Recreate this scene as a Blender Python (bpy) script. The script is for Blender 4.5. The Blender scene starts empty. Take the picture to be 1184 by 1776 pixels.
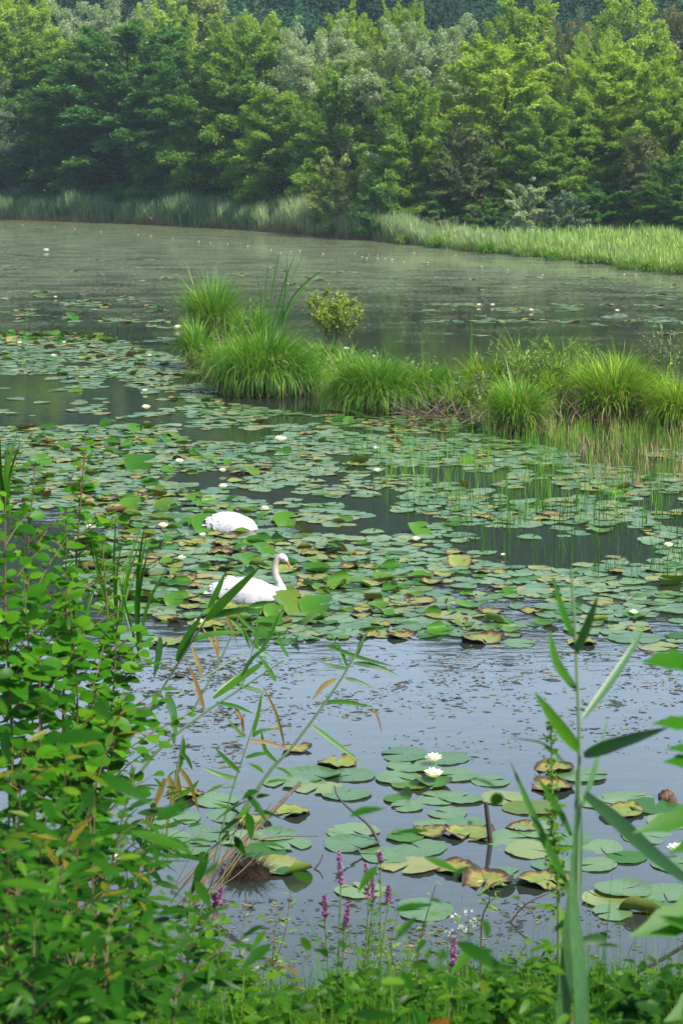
import bpy, math, random
import numpy as np
from mathutils import Vector, Matrix

rng = np.random.default_rng(7)
random.seed(7)
R = math.radians
scene = bpy.context.scene
COL = scene.collection

# ------------------------------------------------------------------ camera
CAM_H = 5.5
PITCH = R(9.6)
FPX = 3700.0                      # focal length in pixels of the 1184 x 1776 photograph
cam_data = bpy.data.cameras.new('camera')
cam_data.sensor_fit = 'AUTO'
cam_data.sensor_width = 23.5
cam_data.lens = 23.5 * FPX / 1776.0
cam_data.clip_start = 0.05
cam_data.clip_end = 3000
cam_data.dof.use_dof = True
cam_data.dof.focus_distance = 25.0
cam_data.dof.aperture_fstop = 4.8
cam = bpy.data.objects.new('camera', cam_data)
COL.objects.link(cam)
cam.location = (0, 0, CAM_H)
cam.rotation_euler = (R(90) - PITCH, 0, 0)
scene.camera = cam

# ------------------------------------------------------------------ sky and sun
SUN_EL, SUN_AZ = R(48), R(128)     # azimuth measured from the view direction (+Y) towards +X
world = bpy.data.worlds.new("World")
scene.world = world
world.use_nodes = True
wn = world.node_tree
wn.nodes.clear()
w_out = wn.nodes.new('ShaderNodeOutputWorld')
w_bg = wn.nodes.new('ShaderNodeBackground')
w_sky = wn.nodes.new('ShaderNodeTexSky')
w_sky.sky_type = 'NISHITA'
w_sky.sun_disc = False
w_sky.sun_elevation = SUN_EL
w_sky.sun_rotation = SUN_AZ
w_sky.air_density = 1.0
w_sky.dust_density = 2.5
w_sky.ozone_density = 1.0
w_bg.inputs['Strength'].default_value = 0.085
# bright hazy cloud low over the horizon, thinning out towards the zenith
w_tc = wn.nodes.new('ShaderNodeTexCoord')
w_sp = wn.nodes.new('ShaderNodeSeparateXYZ'); wn.links.new(w_tc.outputs['Generated'], w_sp.inputs[0])
w_nz = wn.nodes.new('ShaderNodeTexNoise'); w_nz.inputs['Scale'].default_value = 2.4; w_nz.inputs['Detail'].default_value = 5
wn.links.new(w_tc.outputs['Generated'], w_nz.inputs['Vector'])
w_el = wn.nodes.new('ShaderNodeMapRange')
for k_, v_ in (('From Min', .24), ('From Max', .62), ('To Min', .66), ('To Max', .0)): w_el.inputs[k_].default_value = v_
wn.links.new(w_sp.outputs['Z'], w_el.inputs['Value'])
w_ad = wn.nodes.new('ShaderNodeMath'); w_ad.operation = 'MULTIPLY_ADD'; w_ad.use_clamp = True
wn.links.new(w_nz.outputs['Fac'], w_ad.inputs[0]); w_ad.inputs[1].default_value = .5
w_sb = wn.nodes.new('ShaderNodeMath'); w_sb.operation = 'SUBTRACT'; wn.links.new(w_el.outputs[0], w_sb.inputs[0]); w_sb.inputs[1].default_value = .22
wn.links.new(w_sb.outputs[0], w_ad.inputs[2])
w_mr = w_ad
w_mix = wn.nodes.new('ShaderNodeMix'); w_mix.data_type = 'RGBA'
wn.links.new(w_mr.outputs[0], w_mix.inputs[0])
wn.links.new(w_sky.outputs[0], w_mix.inputs[6])
w_mix.inputs[7].default_value = (8.6, 10.9, 14.2, 1)
wn.links.new(w_mix.outputs[2], w_bg.inputs[0])
wn.links.new(w_bg.outputs[0], w_out.inputs[0])

sun_data = bpy.data.lights.new('sun', 'SUN')
sun_data.energy = 4.0
sun_data.angle = R(2.0)
sun_data.color = (1.0, 0.95, 0.86)
sun = bpy.data.objects.new('sun', sun_data)
COL.objects.link(sun)
_sd = Vector((math.sin(SUN_AZ) * math.cos(SUN_EL), math.cos(SUN_AZ) * math.cos(SUN_EL), math.sin(SUN_EL)))
sun.rotation_euler = _sd.to_track_quat('Z', 'Y').to_euler()
sun.location = _sd * 200

scene.view_settings.view_transform = 'Standard'
scene.view_settings.look = 'None'
scene.view_settings.exposure = 1.38
scene.view_settings.gamma = 1.0
scene.cycles.max_bounces = 6
scene.cycles.diffuse_bounces = 3
scene.cycles.glossy_bounces = 3
scene.cycles.transmission_bounces = 4
scene.cycles.transparent_max_bounces = 4
scene.cycles.caustics_reflective = False
scene.cycles.caustics_refractive = False

# ------------------------------------------------------------------ pixel -> world
_f = np.array([0, math.cos(PITCH), -math.sin(PITCH)])
_u = np.array([0, math.sin(PITCH), math.cos(PITCH)])
_r = np.array([1.0, 0, 0])


def ray(px, py):
    return _f + (px - 592) / FPX * _r - (py - 888) / FPX * _u


def on(px, py, z=0.0):
    """point of the horizontal plane z seen at a pixel of the photograph"""
    d = ray(px, py)
    return np.array([0, 0, CAM_H]) + d * ((z - CAM_H) / d[2])


def at(px, py, Y):
    """point at ground distance Y seen at a pixel of the photograph"""
    d = ray(px, py)
    return np.array([0, 0, CAM_H]) + d * (Y / d[1])


def pix(P):
    """world points (n,3) -> pixels of the photograph"""
    P = np.atleast_2d(P) - np.array([0, 0, CAM_H])
    z = P @ _f
    return 592 + FPX * (P @ _r) / z, 888 - FPX * (P @ _u) / z


def vnoise(x, y, s=1.0, seed=0):
    """smooth cheap noise, about -1..1"""
    g = np.random.default_rng(seed)
    v = 0
    for k in range(7):
        a = g.uniform(0, 6.28); f = g.uniform(.5, 1.9) / s; p = g.uniform(0, 6.28)
        v = v + np.sin((x * math.cos(a) + y * math.sin(a)) * f * 6.28 + p + 1.3 * np.sin((x * math.sin(a) - y * math.cos(a)) * f * 3 + p))
    return v / 3.2


# ------------------------------------------------------------------ mesh helpers
def unit(v):
    return v / np.maximum(np.linalg.norm(v, axis=-1, keepdims=True), 1e-9)


class MB:
    """collects vertices and faces of ONE mesh"""
    def __init__(self):
        self.V, self.F, self.T, self.n = [], [], [], 0
        self.R = []

    def add(self, V, F, tint=0.5, rad=None):
        V = np.asarray(V, float).reshape(-1, 3)
        F = np.asarray(F, int)
        self.V.append(V)
        self.F.append(F + self.n)
        t = np.broadcast_to(np.asarray(tint, float), (len(F),)) if np.ndim(tint) <= 1 else tint
        self.T.append(np.array(t))
        self.R.append(np.zeros(len(V)) if rad is None else np.asarray(rad, float).ravel())
        self.n += len(V)
        return self

    def leaves(self, C, D, N, L, W, prof, fold=.2, droop=.15, tint=.5):
        n = len(C)
        if n == 0:
            return self
        C = np.asarray(C, float); D = unit(np.asarray(D, float)); N = np.asarray(N, float)
        S = unit(np.cross(D, N)); N2 = np.cross(S, D)
        L = np.broadcast_to(L, (n,)).reshape(n, 1); W = np.broadcast_to(W, (n,)).reshape(n, 1)
        dr = np.broadcast_to(droop, (n,)).reshape(n, 1)
        m = len(prof)
        V = np.zeros((n, m, 3, 3))
        for i, (t, w) in enumerate(prof):
            c = C + D * L * t - N2 * L * dr * t * t
            V[:, i, 0] = c - S * W * w + N2 * W * w * fold
            V[:, i, 1] = c
            V[:, i, 2] = c + S * W * w + N2 * W * w * fold
        fs = []
        for i in range(m - 1):
            a = i * 3; b = a + 3
            fs.append([a, a + 1, b + 1, b]); fs.append([a + 1, a + 2, b + 2, b + 1])
        fs = np.array(fs)
        F = (np.arange(n)[:, None, None] * (m * 3) + fs[None]).reshape(-1, 4)
        self.add(V, F, np.repeat(np.broadcast_to(tint, (n,)), len(fs)))
        return self

    def quads(self, C, D, N, L, W, tint=.5, bend=.25):
        """small far leaves: a kite of two triangles bent along its length"""
        n = len(C)
        D = unit(D); S = unit(np.cross(D, N)); N2 = np.cross(S, D)
        L = np.broadcast_to(L, (n,)).reshape(n, 1); W = np.broadcast_to(W, (n,)).reshape(n, 1)
        V = np.zeros((n, 4, 3))
        V[:, 0] = C - D * L * .5 - N2 * L * bend * .5
        V[:, 1] = C + S * W * .5 + D * L * .05
        V[:, 2] = C + D * L * .5 - N2 * L * bend * .5
        V[:, 3] = C - S * W * .5 + D * L * .05
        F = np.arange(n * 4).reshape(n, 4)
        self.add(V, F, tint)
        return self

    def blades(self, B, az, L, th0, curl, W, K=6, tint=.5, p=1.6, twist=0.0):
        n = len(B)
        L = np.broadcast_to(L, (n,)); th0 = np.broadcast_to(th0, (n,)); curl = np.broadcast_to(curl, (n,)); W = np.broadcast_to(W, (n,))
        d = np.stack([np.cos(az), np.sin(az), np.zeros(n)], 1)
        ta = az + np.pi / 2 + np.random.default_rng(n).normal(0, .5, n)
        s = np.stack([np.cos(ta), np.sin(ta), np.zeros(n)], 1)
        V = np.zeros((n, K + 1, 2, 3))
        pos = np.array(B, float)
        for k in range(K + 1):
            f = k / K
            w = (W * (1 - f) ** .55 * .5 if k < K else W * .03)[:, None]
            V[:, k, 0] = pos - s * w
            V[:, k, 1] = pos + s * w
            th = th0 + curl * ((k + .5) / K) ** p
            st = (L / K)[:, None]
            pos = pos + (d * np.sin(th)[:, None] + np.array([0, 0, 1.0]) * np.cos(th)[:, None]) * st
        fs = np.array([[2 * k, 2 * k + 1, 2 * k + 3, 2 * k + 2] for k in range(K)])
        F = (np.arange(n)[:, None, None] * ((K + 1) * 2) + fs[None]).reshape(-1, 4)
        self.add(V, F, np.repeat(np.broadcast_to(tint, (n,)), K))
        return self

    def tube(self, pts, rad, seg=6, tint=.5, cap=True):
        P = np.asarray(pts, float); m = len(P)
        rad = np.broadcast_to(np.asarray(rad, float), (m,))
        T = unit(np.gradient(P, axis=0))
        ref = np.array([0, 0, 1.0]) if abs(T[0][2]) < .9 else np.array([1.0, 0, 0])
        V = np.zeros((m, seg, 3))
        a = np.arange(seg) / seg * 2 * np.pi
        s = None
        for i in range(m):
            if s is None:
                s = unit(np.cross(T[i], ref))
            else:
                s = unit(s - T[i] * np.dot(s, T[i]))
            b = np.cross(T[i], s)
            V[i] = P[i] + rad[i] * (np.cos(a)[:, None] * s + np.sin(a)[:, None] * b)
        F = []
        for i in range(m - 1):
            for j in range(seg):
                k = (j + 1) % seg
                F.append([i * seg + j, i * seg + k, (i + 1) * seg + k, (i + 1) * seg + j])
        self.add(V, F, tint)
        if cap:
            V2 = np.concatenate([V[-1], P[-1:] + T[-1] * rad[-1] * .5])
            self.add(V2, [[j, (j + 1) % seg, seg] for j in range(seg)], tint)
        return self

    def ribbon(self, pts, wid, nrm, fold=.2, tint=.5):
        """one long leaf blade along points; nrm: direction its face looks to"""
        P = np.asarray(pts, float); m = len(P)
        T = unit(np.gradient(P, axis=0))
        N = np.broadcast_to(np.asarray(nrm, float), (m, 3))
        S = unit(np.cross(T, N)); N2 = np.cross(S, T)
        w = np.asarray(wid, float).reshape(m, 1) * .5
        V = np.stack([P - S * w + N2 * w * fold, P, P + S * w + N2 * w * fold], 1)
        F = []
        for i in range(m - 1):
            a = 3 * i
            F += [[a, a + 1, a + 4, a + 3], [a + 1, a + 2, a + 5, a + 4]]
        return self.add(V, F, tint)

    def mesh(self, name, mats, smooth=True):
        V = np.concatenate(self.V) if self.V else np.zeros((0, 3))
        me = bpy.data.meshes.new(name)
        me.vertices.add(len(V))
        me.vertices.foreach_set('co', V.astype(np.float32).ravel())
        Fs = [f for f in self.F if len(f)]
        loops = np.concatenate([f.ravel() for f in Fs])
        tot = np.concatenate([np.full(len(f), f.shape[1]) for f in Fs])
        start = np.concatenate([[0], np.cumsum(tot)[:-1]])
        me.loops.add(len(loops)); me.loops.foreach_set('vertex_index', loops.astype(np.int32))
        me.polygons.add(len(tot)); me.polygons.foreach_set('loop_start', start.astype(np.int32))
        me.polygons.foreach_set('use_smooth', np.full(len(tot), smooth))
        me.update(calc_edges=True)
        a = me.attributes.new('tint', 'FLOAT', 'FACE')
        a.data.foreach_set('value', np.concatenate([t for t, f in zip(self.T, self.F) if len(f)]).astype(np.float32))
        b = me.attributes.new('rad', 'FLOAT', 'POINT')
        b.data.foreach_set('value', np.concatenate(self.R).astype(np.float32))
        for m in (mats if isinstance(mats, (list, tuple)) else [mats]):
            me.materials.append(m)
        return me

    def build(self, name, mats, parent=None, smooth=True):
        o = bpy.data.objects.new(name, self.mesh(name, mats, smooth))
        COL.objects.link(o)
        if parent is not None:
            o.parent = parent
        return o


def spline(pts, n=12):
    P = np.asarray(pts, float)
    if len(P) == 2:
        return P[0] + (P[1] - P[0]) * np.linspace(0, 1, n)[:, None]
    Q = np.concatenate([[2 * P[0] - P[1]], P, [2 * P[-1] - P[-2]]])
    out = []
    for t in np.linspace(0, len(P) - 1 - 1e-6, n):
        i = int(t); u = t - i
        a, b, c, d = Q[i:i + 4]
        out.append(.5 * (2 * b + (c - a) * u + (2 * a - 5 * b + 4 * c - d) * u * u + (3 * b - a - 3 * c + d) * u ** 3))
    return np.array(out)


def tag(o, label=None, cat=None, group=None, kind=None):
    if label: o['label'] = label
    if cat: o['category'] = cat
    if group: o['group'] = group
    if kind: o['kind'] = kind
    return o


def thing(name, label, cat, loc=(0, 0, 0), group=None, rz=0.0):
    o = bpy.data.objects.new(name, None)
    o.empty_display_size = .1
    COL.objects.link(o)
    o.location = loc
    o.rotation_euler = (0, 0, rz)
    return tag(o, label, cat, group)


def copy_thing(root, loc, rz=0.0, scale=(1, 1, 1), label=None, group=None):
    r = root.copy(); COL.objects.link(r)
    r.location = loc; r.rotation_euler = (0, 0, rz); r.scale = scale
    if label: r['label'] = label
    if group: r['group'] = group
    for ch in list(root.children):
        c = ch.copy(); COL.objects.link(c); c.parent = r
    return r


def own_mat(o, m):
    o.material_slots[0].link = 'OBJECT'
    o.material_slots[0].material = m


# ------------------------------------------------------------------ materials
def nodes(name):
    m = bpy.data.materials.new(name)
    m.use_nodes = True
    nt = m.node_tree
    nt.nodes.clear()
    out = nt.nodes.new('ShaderNodeOutputMaterial')
    return m, nt, out


def N(nt, t, **kw):
    n = nt.nodes.new(t)
    for k, v in kw.items():
        if k.startswith('_'):
            n.inputs[k[1:].replace('_', ' ')].default_value = v
        else:
            setattr(n, k, v)
    return n


def mixrgb(nt, fac, a, b, blend='MIX'):
    n = nt.nodes.new('ShaderNodeMix'); n.data_type = 'RGBA'; n.blend_type = blend
    for sock, v in ((n.inputs[0], fac), (n.inputs[6], a), (n.inputs[7], b)):
        if isinstance(v, bpy.types.NodeSocket): nt.links.new(v, sock)
        elif isinstance(v, (tuple, list)): sock.default_value = (*v, 1) if len(v) == 3 else v
        else: sock.default_value = v
    return n.outputs[2]


def math_n(nt, op, a, b=None, clamp=False):
    n = nt.nodes.new('ShaderNodeMath'); n.operation = op; n.use_clamp = clamp
    for s, v in zip(n.inputs, (a, b)):
        if v is None: continue
        if isinstance(v, bpy.types.NodeSocket): nt.links.new(v, s)
        else: s.default_value = v
    return n.outputs[0]


def ramp(nt, fac, stops):
    n = nt.nodes.new('ShaderNodeValToRGB')
    cr = n.color_ramp
    while len(cr.elements) < len(stops): cr.elements.new(.5)
    for e, (p, c) in zip(cr.elements, stops):
        e.position = p; e.color = (*c, 1) if len(c) == 3 else c
    nt.links.new(fac, n.inputs[0])
    return n.outputs[0]


def leaf_mat(name, stops, trans=.3, rough=.6, spec=.14, tcol=1.25, noise=0.0, rand=.25, stripe=0.0):
    """foliage: each leaf has its own tone (tint), each plant a slight shift; part of the light passes through"""
    m, nt, out = nodes(name)
    at_ = N(nt, 'ShaderNodeAttribute', attribute_name='tint')
    oi = N(nt, 'ShaderNodeObjectInfo')
    f = math_n(nt, 'ADD', at_.outputs['Fac'], math_n(nt, 'MULTIPLY', math_n(nt, 'SUBTRACT', oi.outputs['Random'], .5), rand), clamp=True)
    col = ramp(nt, f, stops)
    if noise:
        tc = N(nt, 'ShaderNodeTexCoord')
        nz = N(nt, 'ShaderNodeTexNoise', _Scale=noise, _Detail=3.0)
        nt.links.new(tc.outputs['Object'], nz.inputs['Vector'])
        col = mixrgb(nt, .35, col, mixrgb(nt, nz.outputs['Fac'], (.3, .3, .3), (1.6, 1.6, 1.6)), 'MULTIPLY')
    if stripe:                     # ribs along the blade
        tc = N(nt, 'ShaderNodeTexCoord')
        mp = N(nt, 'ShaderNodeMapping'); mp.inputs['Scale'].default_value = (stripe, stripe, stripe * .02)
        nt.links.new(tc.outputs['Object'], mp.inputs[0])
        nz = N(nt, 'ShaderNodeTexNoise', _Scale=1.0, _Detail=2.0); nt.links.new(mp.outputs[0], nz.inputs['Vector'])
        n2 = N(nt, 'ShaderNodeTexNoise', _Scale=7.0, _Detail=4.0); nt.links.new(tc.outputs['Object'], n2.inputs['Vector'])
        col = mixrgb(nt, .6, col, mixrgb(nt, nz.outputs['Fac'], (.2, .2, .2), (1.8, 1.8, 1.6)), 'MULTIPLY')
        col = mixrgb(nt, .5, col, mixrgb(nt, n2.outputs['Fac'], (.35, .35, .35), (1.7, 1.6, 1.2)), 'MULTIPLY')
    if spec <= .15:                # dull leaf: diffuse with a trace of even sheen
        df = N(nt, 'ShaderNodeBsdfDiffuse'); nt.links.new(col, df.inputs['Color'])
        gl = N(nt, 'ShaderNodeBsdfGlossy', _Roughness=.42)
        p = N(nt, 'ShaderNodeMixShader', _Fac=spec * .22)
        nt.links.new(df.outputs[0], p.inputs[1]); nt.links.new(gl.outputs[0], p.inputs[2])
    else:
        p = N(nt, 'ShaderNodeBsdfPrincipled', _Roughness=rough)
        p.inputs['Specular IOR Level'].default_value = spec
        nt.links.new(col, p.inputs['Base Color'])
    t = N(nt, 'ShaderNodeBsdfTranslucent')
    nt.links.new(mixrgb(nt, 1.0, col, (tcol * 1.25, tcol * 1.2, tcol * .35), 'MULTIPLY'), t.inputs['Color'])
    mx = N(nt, 'ShaderNodeMixShader', _Fac=trans)
    nt.links.new(p.outputs[0], mx.inputs[1]); nt.links.new(t.outputs[0], mx.inputs[2])
    nt.links.new(mx.outputs[0], out.inputs['Surface'])
    return m


def plain_mat(name, c1, c2, scale=8.0, rough=.7, spec=.3, bump=0.0, stretch=(1, 1, 1)):
    m, nt, out = nodes(name)
    tc = N(nt, 'ShaderNodeTexCoord')
    mp = N(nt, 'ShaderNodeMapping'); mp.inputs['Scale'].default_value = stretch
    nt.links.new(tc.outputs['Object'], mp.inputs[0])
    nz = N(nt, 'ShaderNodeTexNoise', _Scale=scale, _Detail=6.0, _Roughness=.65)
    nt.links.new(mp.outputs[0], nz.inputs['Vector'])
    col = ramp(nt, nz.outputs['Fac'], [(.3, c1), (.7, c2)])
    p = N(nt, 'ShaderNodeBsdfPrincipled', _Roughness=rough)
    p.inputs['Specular IOR Level'].default_value = spec
    nt.links.new(col, p.inputs['Base Color'])
    if bump:
        b = N(nt, 'ShaderNodeBump', _Strength=bump, _Distance=.02)
        nt.links.new(nz.outputs['Fac'], b.inputs['Height']); nt.links.new(b.outputs[0], p.inputs['Normal'])
    nt.links.new(p.outputs[0], out.inputs['Surface'])
    return m

# ================================================================== the setting
# far shore line (water's edge) through points of the photograph
SHORE = [on(-700, 352), on(-300, 365), on(0, 381), on(200, 387), on(420, 398), on(640, 416), on(800, 434), on(1000, 452), on(1184, 476), on(1400, 512), on(1800, 600)]
SHORE_X = np.array([p[0] for p in SHORE]); SHORE_Y = np.array([p[1] for p in SHORE])


def shore_y(x):
    return np.interp(x, SHORE_X, SHORE_Y)


def near_edge(x):
    """distance of the near water's edge: further out under the bush on the left"""
    return 13.2 + .3 * np.sin(x * 1.7) + 3.6 / (1 + np.exp((x + 2.3) * 3.0)) + .3 / (1 + np.exp(-(x - 1.8) * 4))


def ground_z(x, y):
    x = np.asarray(x, float); y = np.asarray(y, float)
    d = y - shore_y(x)                                   # beyond the far shore
    far = np.where(d > 0, .08 + .38 * (1 - np.exp(-d / 6)), np.maximum(d * .3, -.8))
    hy = np.maximum(y - 205, 0)
    far = far + np.where(d > 0, .52 * hy * (1 - np.exp(-hy / 25)), 0)
    far = np.where(far > 58, 58 + 12 * np.tanh((far - 58) / 60), far)
    e = near_edge(x) - y                                 # on the near bank
    near = np.where(e > 0, np.minimum(.04 + .30 * e, .04 + .21 * e + .25), np.maximum(e * .4, -.8))
    near = np.where(near > 3.95, 3.95, near)
    return np.where(y < 26, near, far)


def nonlin(lo, hi, n, c, k):
    t = np.linspace(-1, 1, n)
    s = np.sinh(t * k) / np.sinh(k)
    return np.where(s < 0, c + s * (c - lo), c + s * (hi - c))


mat_ground = plain_mat('earth', (.016, .020, .010), (.035, .034, .016), 3.0, .95, .1)
gx = nonlin(-300, 300, 150, 0, 3.2)
gy = np.concatenate([np.linspace(-30, 4, 12), np.linspace(4.3, 18.5, 60), np.linspace(19, 85, 20), np.linspace(88, 200, 90), np.linspace(204, 430, 44)])
GX, GY = np.meshgrid(gx, gy)
GZ = ground_z(GX, GY) + np.where(GY > 205, 3.5 * vnoise(GX, GY, 90, 3), 0) + .03 * vnoise(GX, GY, 1.2, 4)
mb = MB()
nx, ny = len(gx), len(gy)
ii = (np.arange(ny - 1)[:, None] * nx + np.arange(nx - 1)[None]).ravel()
mb.add(np.stack([GX, GY, GZ], -1), np.stack([ii, ii + 1, ii + nx + 1, ii + nx], 1))
tag(mb.build('ground', mat_ground), kind='structure')

# ------------------------------------------------------------------ water
mat_water, nt, out = nodes('pond_water')
tc = N(nt, 'ShaderNodeTexCoord')
sep = N(nt, 'ShaderNodeSeparateXYZ'); nt.links.new(tc.outputs['Object'], sep.inputs[0])
# film of tiny weed on the surface: grows with the distance from this shore
mp = N(nt, 'ShaderNodeMapping'); mp.inputs['Scale'].default_value = (.7, 1.0, 1)
nt.links.new(tc.outputs['Object'], mp.inputs[0])
n1 = N(nt, 'ShaderNodeTexNoise', _Scale=.5, _Detail=5.0, _Roughness=.6); nt.links.new(mp.outputs[0], n1.inputs['Vector'])
n2 = N(nt, 'ShaderNodeTexNoise', _Scale=7.0, _Detail=4.0, _Roughness=.75); nt.links.new(mp.outputs[0], n2.inputs['Vector'])
far_f = N(nt, 'ShaderNodeMapRange'); nt.links.new(sep.outputs['Y'], far_f.inputs['Value'])
for k, v in (('From Min', 42.0), ('From Max', 95.0), ('To Min', 0.0), ('To Max', .56)): far_f.inputs[k].default_value = v
m1 = math_n(nt, 'ADD', math_n(nt, 'MULTIPLY', n1.outputs['Fac'], .40), math_n(nt, 'MULTIPLY', n2.outputs['Fac'], .90))
m1 = math_n(nt, 'ADD', m1, math_n(nt, 'MULTIPLY', far_f.outputs[0], .42))
film = N(nt, 'ShaderNodeMapRange'); nt.links.new(m1, film.inputs['Value'])
for k, v in (('From Min', .78), ('From Max', .92), ('To Min', 0.0), ('To Max', .54)): film.inputs[k].default_value = v
filmcol = mixrgb(nt, n2.outputs['Fac'], (.058, .078, .028), (.150, .175, .075))
pw = N(nt, 'ShaderNodeBsdfPrincipled', _Roughness=.035)
pw.inputs['IOR'].default_value = 1.36
pw.inputs['Specular IOR Level'].default_value = .62
pw.inputs['Base Color'].default_value = (.016, .022, .016, 1)
# ripples: faint everywhere, livelier where the swans have just swum
mpb = N(nt, 'ShaderNodeMapping'); mpb.inputs['Scale'].default_value = (1.0, 2.2, 1)
nt.links.new(tc.outputs['Object'], mpb.inputs[0])
w1 = N(nt, 'ShaderNodeTexNoise', _Scale=2.2, _Detail=3.0); nt.links.new(mpb.outputs[0], w1.inputs['Vector'])
bump = N(nt, 'ShaderNodeBump', _Distance=.02)
nt.links.new(w1.outputs['Fac'], bump.inputs['Height'])
# the swans' wake: a lane of livelier ripples along their path
WAKE = [on(690, 1015), on(800, 1045), on(960, 1082), on(1120, 1100)]
wk = N(nt, 'ShaderNodeMath', operation='MULTIPLY_ADD')          # distance from the lane's axis
sl_ = (WAKE[3][1] - WAKE[0][1]) / (WAKE[3][0] - WAKE[0][0])
nt.links.new(sep.outputs['X'], wk.inputs[0]); wk.inputs[1].default_value = -sl_; wk.inputs[2].default_value = -(WAKE[0][1] - sl_ * WAKE[0][0])
dy_ = math_n(nt, 'ABSOLUTE', math_n(nt, 'ADD', sep.outputs['Y'], wk.outputs[0]))
lane = N(nt, 'ShaderNodeMapRange'); nt.links.new(dy_, lane.inputs['Value'])
for k, v in (('From Min', .25), ('From Max', 1.1), ('To Min', .85), ('To Max', .11)): lane.inputs[k].default_value = v
nt.links.new(lane.outputs[0], bump.inputs['Strength'])
nt.links.new(bump.outputs[0], pw.inputs['Normal'])
pf = N(nt, 'ShaderNodeBsdfPrincipled', _Roughness=.55); nt.links.new(filmcol, pf.inputs['Base Color'])
mxw = N(nt, 'ShaderNodeMixShader'); nt.links.new(film.outputs[0], mxw.inputs[0])
nt.links.new(pw.outputs[0], mxw.inputs[1]); nt.links.new(pf.outputs[0], mxw.inputs[2])
nt.links.new(mxw.outputs[0], out.inputs['Surface'])
mb = MB()
wx = np.linspace(-295, 295, 3); wy = np.linspace(8, 230, 3)
WX, WY = np.meshgrid(wx, wy)
ii = (np.arange(2)[:, None] * 3 + np.arange(2)[None]).ravel()
mb.add(np.stack([WX, WY, np.zeros_like(WX)], -1), np.stack([ii, ii + 1, ii + 4, ii + 3], 1))
tag(mb.build('water', mat_water), kind='structure')

# ------------------------------------------------------------------ foliage materials
G = {}
G['alder_dark'] = leaf_mat('alder leaves dark', [(0, (.028, .095, .024)), (.5, (.055, .150, .028)), (1, (.110, .220, .034))], .42)
G['alder_mid'] = leaf_mat('alder leaves', [(0, (.060, .135, .016)), (.5, (.115, .225, .022)), (1, (.200, .315, .032))], .45)
G['bright'] = leaf_mat('ash leaves bright', [(0, (.115, .205, .020)), (.5, (.200, .315, .028)), (1, (.280, .395, .042))], .46)
G['silver'] = leaf_mat('willow leaves silver', [(0, (.15, .215, .105)), (.5, (.24, .315, .17)), (1, (.34, .41, .26))], .3)
G['olive'] = leaf_mat('olive leaves', [(0, (.11, .165, .040)), (.5, (.185, .245, .060)), (1, (.26, .31, .085))], .33)
G['grey'] = leaf_mat('grey willow leaves', [(0, (.06, .105, .06)), (.5, (.11, .17, .10)), (1, (.20, .26, .17))], .2)
G['rust'] = leaf_mat('rusty leaves', [(0, (.040, .085, .025)), (.6, (.075, .125, .035)), (.85, (.13, .13, .04)), (.95, (.26, .15, .05)), (1, (.32, .17, .05))], .25, rand=.1)
G['brownish'] = leaf_mat('brownish leaves', [(0, (.05, .085, .03)), (.5, (.10, .130, .045)), (1, (.18, .17, .06))], .25)
G['hill'] = leaf_mat('hill wood leaves', [(0, (.010, .034, .024)), (.5, (.019, .056, .034)), (1, (.036, .085, .042))], .15, spec=0)  # dark bluish leaf colour stands in for the hillside's shade and haze
G['yellow'] = leaf_mat('yellow willow leaves', [(0, (.09, .16, .016)), (.5, (.17, .25, .024)), (1, (.27, .32, .04))], .38)
G['sedge'] = leaf_mat('sedge blades', [(0, (.034, .115, .008)), (.5, (.085, .215, .014)), (.85, (.19, .34, .034)), (1, (.30, .32, .08))], .38, .5, .1)
G['sedge_yellow'] = leaf_mat('sedge blades yellowish', [(0, (.06, .14, .008)), (.5, (.13, .25, .013)), (.85, (.22, .34, .025)), (1, (.34, .33, .07))], .35, .5, .08)
G['reed_far'] = leaf_mat('far reed blades', [(0, (.045, .095, .045)), (.5, (.075, .145, .062)), (1, (.14, .205, .09))], .3)
G['reed_pale'] = leaf_mat('pale reed blades', [(0, (.10, .17, .07)), (.5, (.16, .235, .10)), (1, (.25, .30, .15))], .3)
G['meadow'] = leaf_mat('far bank grass', [(0, (.10, .185, .035)), (.5, (.165, .27, .055)), (1, (.27, .35, .10))], .33)
G['bank_tuft'] = leaf_mat('far bank tufts', [(0, (.08, .16, .025)), (.5, (.13, .225, .035)), (1, (.22, .29, .06))], .3)
G['straw'] = leaf_mat('dead straw', [(0, (.09, .07, .03)), (.5, (.17, .13, .06)), (1, (.28, .23, .12))], .2)
mat_bark = plain_mat('bark', (.028, .022, .016), (.075, .062, .048), 9, .9, .1, .4, (1, 1, .25))
mat_twig = plain_mat('dead twig bark', (.06, .045, .035), (.16, .12, .09), 14, .85, .15, .3, (1, 1, .3))
mat_mound = plain_mat('sedge root mound', (.008, .006, .005), (.028, .019, .012), 12, .95, .1, .8)


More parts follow.
